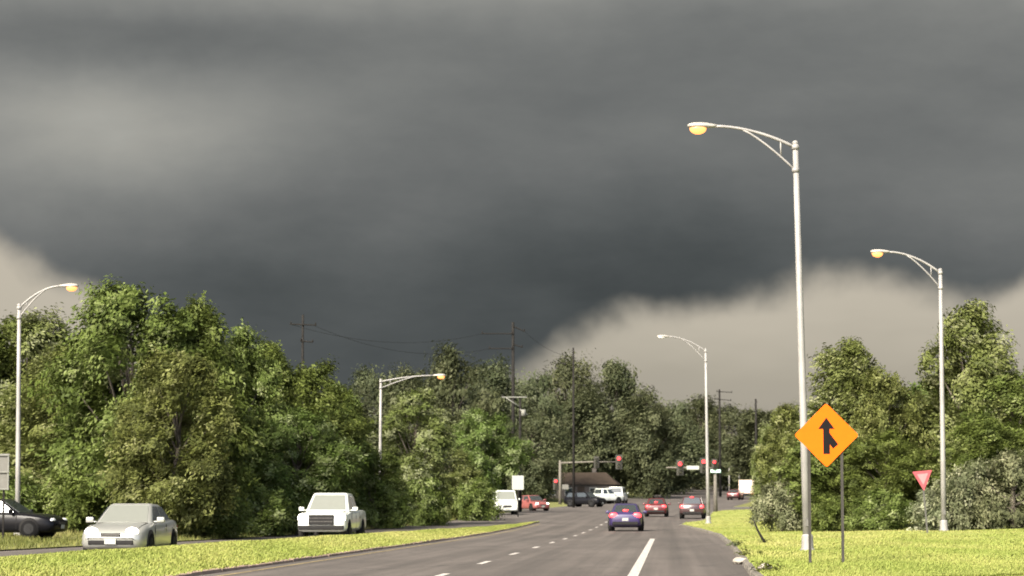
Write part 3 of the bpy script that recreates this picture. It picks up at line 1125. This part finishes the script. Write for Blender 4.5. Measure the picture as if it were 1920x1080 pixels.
def vehicle(name, label, cat, loc, rz, paint, st, lo, hi, wheels, wr, hw, front=None, rear=None, group=None, side_split=(.04, .50, .54, .95), bed=None,
            windshield=None, mirrors=True):
    t = thing(name, label, cat, loc, rz, group)
    bm = bmesh.new()
    car_body(bm, st)
    body = obj('body', bm, paint, t, True)
    B, T = frustum(lo, hi)
    bm = bmesh.new()
    vb = [bm.verts.new(p) for p in B]
    vt = [bm.verts.new(p) for p in T]
    bm.faces.new(vt)
    for k in range(4):
        bm.faces.new((vb[k], vb[(k + 1) % 4], vt[(k + 1) % 4], vt[k]))
    bmesh.ops.bevel(bm, geom=[e for e in bm.edges if not e.is_boundary], offset=.12, segments=5, affect='EDGES', profile=.5)
    cab = obj('cabin', bm, paint, t, True)

    def pane(nm, bl, br, tl, tr, u0, u1, v0, v1, mat):
        q = patch(bl, br, tl, tr, u0, u1, v0, v1, .008)
        f2 = [p.copy() for p in q]
        n = ((q[1] - q[0]).cross(q[3] - q[0])).normalized()
        q2 = [p - n * .02 for p in f2]
        pymesh(nm, q + q2, [(0, 1, 2, 3), (0, 4, 5, 1), (1, 5, 6, 2), (2, 6, 7, 3), (3, 7, 4, 0)], mat, cab)
    pane('windshield', B[0], B[1], T[0], T[1], .07, .93, .08, .88, windshield or M_GLASS)
    pane('rear_window', B[2], B[3], T[2], T[3], .09, .91, .10, .86, M_GLASS)
    a0, a1, b0, b1 = side_split
    for (bl, br, tl, tr, fl) in ((B[1], B[2], T[1], T[2], 0), (B[3], B[0], T[3], T[0], 1)):
        spans = ((a0, a1), (b0, b1)) if not fl else ((1 - b1, 1 - b0), (1 - a1, 1 - a0))
        for (u0, u1) in spans:
            pane('side_window', bl, br, tl, tr, u0 + .02, u1 - .02, .10, .84, M_GLASS)
    for (wy, _s) in [(w, s) for w in wheels for s in (0,)]:
        for sx in (-1, 1):
            bm = bmesh.new()
            add_tube(bm, [(sx * (hw - .24), wy, wr), (sx * (hw - .20), wy, wr), (sx * (hw - .01), wy, wr), (sx * (hw + .015), wy, wr)], [wr * .9, wr, wr, wr * .9], 22)
            w = obj('wheel', bm, M_TYRE, t, True)
            bm = bmesh.new()
            add_tube(bm, [(sx * (hw + .005), wy, wr), (sx * (hw + .022), wy, wr)], [wr * .62, wr * .58], 18)
            for k in range(5):
                an = k * 2 * math.pi / 5
                add_box(bm, (sx * (hw + .025), wy + math.cos(an) * wr * .3, wr + math.sin(an) * wr * .3), (.012, wr * .13, wr * .55), Matrix.Rotation(0, 3, 'X'))
            obj('rim', bm, M_RIM, w)
            bm = bmesh.new()
            add_tube(bm, [(sx * (hw - .25), wy, wr + .02), (sx * (hw + .004), wy, wr + .02)], wr * 1.17, 22)
            obj('wheel_arch', bm, M_BLACKTRIM, body, True)
    if name != 'box_truck':
        ya = B[0].y + .10
        yb_ = (B[0].y + B[2].y) / 2 + .05
        yc = min(B[2].y - .12, B[0].y + 2.35)
        zt_ = B[0].z - .03
        for sx in (-1, 1):
            for yy in (ya, yb_, yc):
                box('door_seam', (sx * (hw - .004), yy, (zt_ + .34) / 2), (.012, .014, zt_ - .34), M_BLACKTRIM, body)
            for yy in (yb_ - .16, yc - .16):
                box('door_handle', (sx * (hw + .012), yy, zt_ - .10), (.03, .17, .03), paint, t)
        box('cowl', (0, B[0].y - .02, B[0].z + .012), (lo[2] * 1.75, .10, .03), M_BLACKTRIM, body)
        f0 = st[0][0]
        for sx in (-1, 1):
            bm = bmesh.new()
            pts_ = []
            for q in range(7):
                yy = f0 + .30 + (B[0].y - .1 - f0 - .30) * q / 6
                zz = float(np.interp(yy, [p_[0] for p_ in st], [p_[2] for p_ in st])) + .008
                ww = float(np.interp(yy, [p_[0] for p_ in st], [p_[3] for p_ in st])) * .80
                pts_.append((sx * ww, yy, zz))
            add_tube(bm, pts_, .008, 4)
            obj('hood_seam', bm, M_BLACKTRIM, body)
    if mirrors:
        my, mz, mw = B[0].y + .28, B[0].z + .10, lo[2]
        for sx in (-1, 1):
            bm = bmesh.new()
            add_box(bm, (sx * (hw + .10), my, mz), (.22, .10, .16), bevel=.035)
            add_box(bm, (sx * (hw - .03), my + .01, mz - .05), (.16, .05, .04))
            obj('mirror', bm, paint, t, True)
    return t, body


def sedan_stations(L=4.6, hood=.92, trunk=1.0, hw=.90):
    f, r = -L / 2, L / 2
    return [(f, .36, .58, hw * .66), (f + .05, .27, .66, hw * .82), (f + .22, .21, .74, hw * .94), (f + .6, .19, hood * .91, hw * .985), (f + 1.1, .19, hood * .97, hw),
            (f + 1.45, .19, hood, hw), (0, .19, hood + .03, hw * 1.01), (r - 1.2, .19, trunk - .02, hw), (r - .6, .21, trunk, hw * .97), (r - .2, .25, trunk - .03, hw * .92), (r - .04, .33, trunk - .12, hw * .84), (r, .42, trunk - .2, hw * .74)]


def front_kit(t, f, hw, zl, lit, grille_w, gz0, gz1, plate_z=.42, lamp=(.21, .10, .085), gap=.62):
    for sx in (-1, 1):
        ball('headlight', (sx * hw * gap, f + .13, zl), lamp, M_HEADLIT if lit else M_LAMPGLASS, t, 14)
    bm = bmesh.new()
    add_box(bm, (0, f + .0, (gz0 + gz1) / 2), (grille_w, .06, gz1 - gz0), bevel=.015)
    gr = obj('grille', bm, M_BLACKTRIM, t)
    for k in range(1, 3):
        z = gz0 + (gz1 - gz0) * k / 3
        box('grille_bar', (0, f - .035, z), (grille_w * .90, .012, .018), M_BARS, gr)
    box('license_plate', (0, f - .045, plate_z), (.31, .012, .15), M_SIGNWHITE, t)


def rear_kit(t, r, hw, zl, lit, plate_z=.62, lamp=(.19, .05, .09), gap=.68, high=None):
    for sx in (-1, 1):
        ball('tail_light', (sx * hw * gap, r - .06, zl), lamp, M_TAILLIT if lit else M_TAIL, t, 12)
    box('license_plate', (0, r + .004, plate_z), (.31, .02, .15), M_SIGNWHITE, t)
    box('rear_bumper', (0, r - .02, .42), (hw * 1.5, .10, .16), M_BLACKTRIM, t, bevel=.03)
    if high:
        ball('high_brake_light', high, (.16, .03, .035), M_TAILLIT if lit else M_TAIL, t, 10)


def paint(name, c, metal=0.35, coat=0.6, spec=.5):
    return material(name, c, 0.28, metal, var=0.03, scale=2, spec=spec, coat=coat)


P_SILVER = paint('silver_paint', (.22, .22, .20))
P_WHITE = paint('white_paint', (.40, .41, .37), 0)
P_BLUE = paint('blue_violet_paint', (.020, .013, .050), 0, .25)
P_MAROON = paint('maroon_paint', (.065, .008, .009), 0, .25)
P_CHAR = paint('charcoal_paint', (.030, .014, .014), 0, .2)
P_BLACK = paint('black_paint', (.004, .004, .005), 0.0, .0, .10)
P_RED = paint('red_paint', (.17, .05, .045), .1)


def at_ground(px, y, rz=0):
    X, _ = W(px, 950, y)
    return (X, y, gh(X, y))


SED_LO, SED_HI = (-.98, 1.72, .80, .76, .90, .96), (-.10, .90, .60, .58, 1.46, 1.44)
# oncoming silver sedan
x, y, z = at_ground(247, 67.5)
t, bd = vehicle('sedan', 'Oncoming silver sedan with both headlights glowing', 'car', (x, y, z), R(-5), P_SILVER, sedan_stations(), SED_LO, SED_HI, (-1.38, 1.35), .33, .90,
                windshield=M_WSGLASS)
front_kit(t, -2.3, .9, .68, True, .55, .56, .65, .43, lamp=(.19, .12, .13))
box('lower_intake', (0, -2.262, .40), (1.25, .09, .13), M_BLACKTRIM, t, bevel=.03)
for sx in (-1, 1):
    ball('fog_lamp', (sx * .62, -2.22, .40), (.07, .04, .06), M_LAMPGLASS, t, 10)
rear_kit(t, 2.3, .9, .8, False)

# oncoming white pickup
x, y, z = at_ground(624, 99)
st = [(-2.85, .50, .86, .80), (-2.80, .40, 1.0, .93), (-2.6, .38, 1.10, .98), (-2.0, .38, 1.16, 1.0), (-1.35, .38, 1.20, 1.0), (0, .38, 1.22, 1.0), (.9, .38, 1.22, 1.0), (1.0, .4, 1.24, .99), (2.7, .42, 1.24, .98), (2.85, .45, 1.22, .96)]
t, bd = vehicle('pickup', 'Oncoming white pickup with dark grille', 'pickup truck', (x, y, z), R(-5), P_WHITE, st, (-1.4, .98, .90, .90, 1.19, 1.21), (-.62, .80, .70, .70, 1.95, 1.93), (-1.9, 1.75), .40, 1.0,
                windshield=M_WSGLASS)
front_kit(t, -2.87, 1.0, .93, True, 1.02, .66, 1.06, .55, lamp=(.19, .12, .19), gap=.78)
box('front_bumper', (0, -2.9, .55), (1.84, .14, .17), M_BLACKTRIM, t, bevel=.04)
bm = bmesh.new()
add_box(bm, (0, 1.92, 1.262), (1.6, 1.6, .02))
obj('open_bed_dark_sheet', bm, M_BLACKTRIM, t)  # dark sheet painted in for the shaded hollow of the open bed
rear_kit(t, 2.85, 1.0, 1.0, False)

# blue car ahead
x, y, z = at_ground(1174, 129)
t, bd = vehicle('sedan', 'Blue-violet car driving away with brake lights on, nearest in the lane', 'car', (x, y, z), R(-4) + 0, P_BLUE, sedan_stations(), SED_LO, SED_HI, (-1.38, 1.35), .33, .90, group='cars braking towards the junction')
t.rotation_euler.z = R(180 - 4)
front_kit(t, -2.3, .9, .66, False, .62, .50, .62)
rear_kit(t, 2.3, .9, .82, True, high=(0, 1.55, 1.10), lamp=(.24, .07, .15))
# maroon car
x, y, z = at_ground(1231, 192)
t, bd = vehicle('sedan', 'Maroon car braking in the middle lane before the junction', 'car', (x, y, z), 0, P_MAROON, sedan_stations(4.4), SED_LO, SED_HI, (-1.3, 1.3), .33, .90, group='cars braking towards the junction')
t.rotation_euler.z = R(180 - 5)
front_kit(t, -2.2, .9, .66, False, .62, .50, .62)
rear_kit(t, 2.2, .9, .80, True, high=(0, 1.5, 1.16), lamp=(.22, .07, .13))
# suv
x, y, z = at_ground(1299, 182)
SUV_ST = [(-2.3, .45, .75, .70), (-2.25, .33, .86, .84), (-2.0, .28, .98, .92), (-1.1, .28, 1.05, .93), (0, .28, 1.06, .94), (1.8, .28, 1.06, .93), (2.2, .32, 1.05, .90), (2.3, .42, 1.0, .84)]
SUV_LO, SUV_HI = (-1.15, 2.22, .84, .80, 1.03, 1.05), (-.45, 1.9, .66, .64, 1.66, 1.64)
t, bd = vehicle('suv', 'Dark car braking in the right lane beside the unlit lamp', 'car', (x, y, z), 0, P_CHAR, SUV_ST, SUV_LO, SUV_HI, (-1.4, 1.4), .36, .93, group='cars braking towards the junction')
t.rotation_euler.z = R(180 - 6)
front_kit(t, -2.3, .9, .80, False, .8, .6, .8)
rear_kit(t, 2.3, .93, .88, True, high=(0, 2.03, 1.60), lamp=(.19, .08, .17), gap=.76)

# black car nosing in at the left edge
x, y, z = at_ground(8, 92)
t, bd = vehicle('sedan', 'Black car seen side-on at the left photo edge', 'car', (x, y, z), R(78), P_BLACK, sedan_stations(4.7), SED_LO, SED_HI, (-1.4, 1.38), .34, .90)
front_kit(t, -2.35, .9, .66, False, .62, .50, .62)
rear_kit(t, 2.35, .9, .8, False)

# vehicles round the junction
VAN_ST = [(-2.4, .45, .80, .80), (-2.36, .35, .95, .92), (-2.1, .30, 1.10, .97), (-1.5, .30, 1.22, .98), (0, .30, 1.25, .98), (2.2, .30, 1.25, .97), (2.4, .36, 1.2, .94)]
VAN_LO, VAN_HI = (-1.62, 2.36, .92, .92, 1.20, 1.22), (-.95, 2.28, .80, .82, 2.05, 2.05)
x, y, z = at_ground(946, 204)
t, bd = vehicle('van', 'White van facing us by the blank pale square sign', 'van', (x, y, z), R(6), P_WHITE, VAN_ST, VAN_LO, VAN_HI, (-1.5, 1.5), .34, .97, windshield=M_WSGLASS)
front_kit(t, -2.42, .97, .85, False, .7, .62, .8, .48)
rear_kit(t, 2.4, .95, 1.0, False)
x, y, z = at_ground(999, 232)
t, bd = vehicle('hatchback', 'Faded red car waiting right of the blank pale square sign', 'car', (x, y, z), R(28), P_RED, sedan_stations(4.1, .95, 1.02), (-.9, 1.85, .8, .78, .95, 1.0), (-.15, 1.5, .62, .6, 1.5, 1.48), (-1.25, 1.25), .33, .9)
front_kit(t, -2.05, .9, .68, True, .6, .5, .62, lamp=(.15, .1, .09))
rear_kit(t, 2.05, .9, .85, False)
x, y, z = at_ground(1097, 268)
t, bd = vehicle('suv', 'Black car turned sideways under the left traffic signal', 'car', (x, y, z), R(55), P_BLACK, SUV_ST, SUV_LO, SUV_HI, (-1.4, 1.4), .36, .93)
front_kit(t, -2.3, .9, .80, False, .8, .6, .8)
rear_kit(t, 2.3, .93, .9, False)
x, y, z = at_ground(1131, 300)
PK = [(a_[0] * .9, a_[1], a_[2], a_[3]) for a_ in st]
t, bd = vehicle('pickup', 'White pickup parked beyond the junction in front of the brown roof', 'pickup truck', (x, y, z), R(128), P_WHITE, PK, (-1.3, .88, .90, .90, 1.19, 1.21), (-.6, .72, .72, .72, 1.92, 1.90), (-1.7, 1.6), .40, 1.0)
front_kit(t, -2.6, 1.0, .93, False, .9, .66, 1.0, .55, gap=.76)
rear_kit(t, 2.56, 1.0, 1.0, False)
x, y, z = at_ground(1159, 306)
t, bd = vehicle('van', 'White van parked at the right end of the far white vehicles', 'van', (x, y, z), R(170), P_WHITE, VAN_ST, VAN_LO, VAN_HI, (-1.5, 1.5), .34, .97)
front_kit(t, -2.42, .97, .85, False, .7, .62, .8, .48)
rear_kit(t, 2.4, .95, 1.0, False)
# box truck and red car on the uphill road
x, y, z = at_ground(1402, 345)
t = thing('box_truck', 'Pale box truck seen from behind on the uphill road', 'truck', (x, y, z), R(-8))
P_CREAM = material('cream_truck_box', (.42, .33, .27), .6, var=.08, scale=2)
box('cargo_box', (0, 0, 1.75), (2.3, 4.6, 1.9), P_CREAM, t, bevel=.04)
bm = bmesh.new()
add_box(bm, (0, 3.0, 1.2), (2.0, 1.6, 1.5), bevel=.12)
obj('cab', bm, P_WHITE, t, True)
box('rear_door', (0, -2.315, 1.72), (2.0, .03, 1.65), P_CREAM, t)
box('chassis', (0, .6, .65), (1.0, 6.0, .22), M_BLACKTRIM, t)
box('rear_bumper', (0, -2.32, .55), (2.1, .10, .14), M_BLACKTRIM, t)
for sx in (-1, 1):
    for wy in (-1.4, 2.7):
        bm = bmesh.new()
        add_tube(bm, [(sx * .78, wy, .42), (sx * 1.08, wy, .42)], .42, 18)
        obj('wheel', bm, M_TYRE, t, True)
    ball('tail_light', (sx * .9, -2.36, .72), (.12, .05, .10), M_TAILLIT, t, 10)
x, y, z = at_ground(1379, 338)
t, bd = vehicle('sedan', 'Dark red car beside the box truck on the uphill road', 'car', (x, y, z), R(165), P_MAROON, sedan_stations(4.4), SED_LO, SED_HI, (-1.3, 1.3), .33, .90)
front_kit(t, -2.2, .9, .66, False, .62, .50, .62)
rear_kit(t, 2.2, .9, .82, False)


# ------------------------------------------------------------------ traffic signals
def signal_head(t, x, y, z, lit=True, s=1.0, name='signal_head'):
    bm = bmesh.new()
    add_box(bm, (x, y, z), (.36 * s, .20, 1.07 * s), bevel=.04)
    add_box(bm, (x, y + .06, z), (.62 * s, .02, 1.35 * s), bevel=.008)
    hd = obj(name, bm, M_SIGHOUSE, t)
    for k, zz in enumerate((.34, 0, -.34)):
        ball('signal_lens', (x, y - .105, z + zz * s), (.17 * s, .04, .17 * s), M_SIGRED if (lit and k == 0) else M_SIGDARK, hd, 12)
        bm = bmesh.new()
        n = 10
        v0 = [bm.verts.new((x + .155 * s * math.cos(math.pi * q / (n - 1)), y - .10, z + zz * s + .155 * s * math.sin(math.pi * q / (n - 1)))) for q in range(n)]
        v1 = [bm.verts.new((x + .155 * s * math.cos(math.pi * q / (n - 1)), y - .32, z + zz * s + .145 * s * math.sin(math.pi * q / (n - 1)))) for q in range(n)]
        for q in range(n - 1):
            bm.faces.new((v0[q], v0[q + 1], v1[q + 1], v1[q]))
        obj('visor', bm, M_SIGHOUSE, hd)


D = 285.0
X0, Z0 = W(1050, 868, D)
g = gh(X0, D)
k = D / 4500
t = thing('traffic_signal', 'Traffic signal with long arm left of the junction', 'traffic signal', (X0, D, g), 0, 'mast-arm traffic signals')
Hh = Z0 - g
tube('pole', [(0, 0, 0), (0, 0, Hh * .5), (0, 0, Hh + .3)], [.20, .17, .14], M_MAST, t, 14)
tube('mast_arm', [(0, 0, Hh), (3.5, 0, Hh + .12), (111 * k, 0, Hh + .12)], [.11, .09, .06], M_MAST, t)
signal_head(t, 110 * k, -.2, Hh + .1, True, 1.25)
signal_head(t, 68 * k, -.2, Hh + .1, False, 1.0)
signal_head(t, -8 * k, -.25, Hh - .5 - 2.0, True, 1.0)
box('sign_plate', (.62, -.25, Hh * .42), (.75, .03, .55), M_SIGNBACK, t)
D = 215.0
X0, Z0 = W(1341, 878, D)
g = gh(X0, D)
k = D / 4500
t = thing('traffic_signal', 'Traffic signal with two red heads beside the unlit lamp', 'traffic signal', (X0, D, g), 0, 'mast-arm traffic signals')
Hh = Z0 - g
tube('pole', [(0, 0, 0), (0, 0, Hh * .5), (0, 0, Hh + .5)], [.19, .17, .13], M_MAST, t, 14)
tube('mast_arm', [(0, 0, Hh), (-2, 0, Hh + .06), (-92 * k, 0, Hh + .06)], [.11, .09, .06], M_MAST, t)
signal_head(t, -66 * k, -.2, Hh + .05, True, 1.0)
signal_head(t, -22 * k, -.2, Hh + .25, True, 1.0)
signal_head(t, -2 * k, -.35, Hh + .28, True, .8)
box('sign_plate', (-42 * k, -.15, Hh + .05), (1.1, .03, .34), M_SIGNWHITE, t)
box('street_name_sign', (.0, -.3, Hh - .25), (.9, .03, .28), material('pale_green_sign', (.30, .46, .36), .5), t)


# ------------------------------------------------------------------ utility poles
def utility_pole(label, px, top, y, arms=(), r=.2, base_px=None, mat=M_WOOD, armmat=M_WOOD):
    X, Z = W(px, top, y)
    g = gh(X, y)
    t = thing('utility_pole', label, 'utility pole', (X, y, g), 0, 'utility poles')
    H = Z - g
    k = y / 4500
    tube('pole', [(0, 0, -.3), (0, 0, H * .5), (0, 0, H)], [r, r * .85, r * .62], mat, t, 10)
    for (dy, x0, x1, dz) in arms:
        bm = bmesh.new()
        a_ = Vector((x0 * k, -r, H - dy * k))
        b_ = Vector((x1 * k, -r, H - (dy + dz) * k))
        add_tube(bm, [a_, b_], .055, 6)
        obj('crossarm', bm, armmat, t)
        for q in (.04, .96):
            p = a_.lerp(b_, q)
            bm = bmesh.new()
            add_tube(bm, [p, p + Vector((0, 0, .1)), p + Vector((0, 0, .24))], [.045, .065, .03], 8)
            obj('insulator', bm, M_WOOD, t, True)
    return t, H, k


utility_pole('Tall lone pole with thin crossarms rising from the trees above the pickup', 568, 590, 205, [(18, -24, 26, 2), (50, -4, 20, 2)], .15)
utility_pole('Tall pole with stubby arms on its right side above the far trees', 962, 604, 235, [(8, 0, 22, 10), (42, 0, 18, 6), (50, -46, 0, 0), (22, -60, 0, 0)], .20)
utility_pole('Plain pole without arms in front of the broad dark far tree', 1075, 652, 262, [], .15)
utility_pole('Far pole with short crossarms right of the unlit lamp', 1349, 730, 372, [(4, -6, 24, 2), (18, -10, 22, 3)], .22)
utility_pole('Short bare far pole left of the olive tree by the near lamp', 1417, 748, 330, [], .2)
t, H, k = utility_pole('Pole with a pale wide crossarm and fittings in front of the far trees', 975, 744, 224, [(1, -35, 13, 0)], .17, armmat=M_PALEARM)
tube('arm_brace', [(-26 * k, -.2, H - 2 * k), (-2 * k, -.2, H - 18 * k)], .045, M_PALEARM, t, 6)
tube('arm_brace', [(0, -.2, H - 24 * k), (14 * k, -.2, H - 34 * k)], .06, M_PALEARM, t, 6)
bm = bmesh.new()
add_tube(bm, [(.32, -.25, H - 36 * k), (.32, -.25, H - 24 * k)], .22, 10)
obj('transformer', bm, M_PALEARM, t, True)

# far lamps on the hill
for (px, top, y, lab) in ((1367, 877, 400, 'Small far lamp with curved arm above the box truck'), (1386, 880, 430, 'Smallest far lamp with curved arm right of its twin')):
    X, Z = W(px, top, y)
    g = gh(X, y)
    t = thing('street_lamp', lab, 'street lamp', (X, y, g), 0, 'cobra-head street lamps')
    H = Z - g
    tube('pole', [(0, 0, 0), (0, 0, H)], [.12, .09], M_GALV, t, 8)
    tube('arm', [(0, 0, H), (.5, 0, H + .35), (1.1, 0, H + .35), (1.5, 0, H + .1)], .05, M_GALV, t, 8)
    ball('luminaire', (1.65, 0, H), (.28, .14, .12), M_LUM, t, 10)

# ------------------------------------------------------------------ brown-roofed house beyond the junction
D = 335.0
X0, Z0 = W(1092, 886, D)
g = gh(X0, D)
t = thing('house', 'Low house with a brown hipped roof beyond the left traffic signal', 'house', (X0, D, g), R(-6))
Hr = Z0 - g
hw_, dp, ev = 5.2, 4.0, Hr - 1.7
box('wall', (0, 0, ev / 2 - .3), (2 * hw_ - .6, 2 * dp - .6, ev + .6), M_WALLDARK, t)
v = [(-hw_, -dp, ev), (hw_, -dp, ev), (hw_, dp, ev), (-hw_, dp, ev), (-hw_ + 1.9, 0, Hr), (hw_ - 1.9, 0, Hr)]
rf = pymesh('roof', v, [(0, 1, 5, 4), (1, 2, 5), (2, 3, 4, 5), (3, 0, 4), (3, 2, 1, 0)], M_ROOF, t)
box('chimney', (1.6, .8, Hr + .1), (.6, .6, 1.0), M_WALLDARK, rf)
for x in (-4.0, -1.6, 1.8, 4.0):
    w = box('window', (x, -dp + .28, ev * .5), (1.1, .06, 1.1), M_SIGNWHITE, t)
    box('pane', (x, -dp + .235, ev * .5), (.95, .03, .95), M_GLASS, w)
d0 = box('door', (.1, -dp + .28, ev * .36), (.95, .06, 2.0), M_ROOF, t)
box('handle', (.45, -dp + .22, ev * .36), (.05, .06, .12), M_CHROME, d0)

# ------------------------------------------------------------------ small things on the right lawn
D = 78.0
bx_, bz_ = W(1437, 1010, D)
g = gh(bx_, D)
t = thing('bent_sapling', 'Dark bent stick leaning left on the lawn below the grey shrub', 'sapling', (bx_, D, g))
k = D / 4500
tube('stem', [(0, 0, -.05), (-8 * k, .02, 10 * k), (-16 * k, 0, 24 * k), (-24 * k, 0, 44 * k)], [.05, .045, .035, .02], M_WOOD, t, 7)
rng = np.random.default_rng(5)
for (cx_, cz_, n_) in ((0, .05, 60), (-24 * k, 46 * k, 40)):
    cen = np.array([[cx_, 0, cz_]]) + rng.normal(0, .10, (n_ // 10, 3)) * np.array([1.4, 1, .4])
    me = leaf_mesh('leaf_tuft', cen, np.tile([[0, 0, 1.0]], (len(cen), 1)), 16, .10, .06, L_DARK, rng)
    link('leaf_tuft', me, None, t)
for i, (px, py, w_, lab) in enumerate(((1372, 1024, 20, 'Dark weed clump hanging over the curb, farthest of the curb weeds'), (1396, 1042, 16, 'Pale dry weed clump on the curb beside the pale kerb chunk'),
                                        (1428, 1072, 22, 'Weed clump at the bottom of the photo by the road edge'))):
    y = 1.16 * 4500 / (py - 953)
    X, _ = W(px, py, y)
    g = gh(X, y)
    cen = np.c_[rng.normal(0, .10, 12), rng.normal(0, .45, 12), rng.uniform(.0, .10, 12)]
    me = leaf_mesh('weed', cen, np.tile([[0, 0, 1.0]], (12, 1)), 18, .10, .05, L_DARK if i == 0 else L_OLIVE, rng)
    o = link('weed_clump', me, None)
    o.location = (X + .1, y, g)
    tag(o, lab, 'weed', 'weeds along the right curb')
    o['kind'] = 'stuff'
for (px, py, lab, s) in ((1386, 1053, 'Pale broken concrete chunk lying at the right curb', .30), (1434, 1076, 'Grey broken kerb piece by the lowest weed clump', .22)):
    y = 1.22 * 4500 / (py - 953)
    X, _ = W(px, py, y)
    bm = bmesh.new()
    bmesh.ops.create_icosphere(bm, subdivisions=2, radius=1)
    rr = random.Random(px)
    for v_ in bm.verts:
        v_.co = Vector((v_.co.x * s * .6, v_.co.y * s * 1.6, v_.co.z * s * .35)) * rr.uniform(.8, 1.15)
    o = obj('concrete_chunk', bm, material('pale_concrete', (.24, .215, .18), .9, var=.3, scale=5), None)
    o.location = (X, y, gh(X, y) + .06)
    tag(o, lab, 'rubble')

# ------------------------------------------------------------------ power lines between the far poles
def wire(label, pts, sag):
    out = []
    for (p, q) in zip(pts, pts[1:]):
        p, q = Vector(p), Vector(q)
        for k in range(17):
            f = k / 16
            out.append(p.lerp(q, f) - Vector((0, 0, sag * 4 * f * (1 - f))))
    bm = bmesh.new()
    add_tube(bm, out, .014, 4)
    o = obj('power_line', bm, M_BLACKTRIM, None)
    tag(o, label, 'power line')


def WW(px, py, y):
    a_, b_ = W(px, py, y)
    return (a_, y, b_)


wire('Upper wire strung between the tall lone pole and the stubby-armed pole', [WW(545, 608, 205), WW(902, 626, 235)], 1.2)
wire('Lower wire strung between the tall lone pole and the stubby-armed pole', [WW(590, 611, 205), WW(916, 654, 235)], 1.3)
wire('Wire falling from the stubby-armed pole to the plain pole', [WW(983, 621, 235), WW(1075, 668, 262)], .6)
wire('Wire running right from the plain pole to the short-armed far pole', [WW(1075, 690, 262), WW(1347, 738, 372)], 2.2)
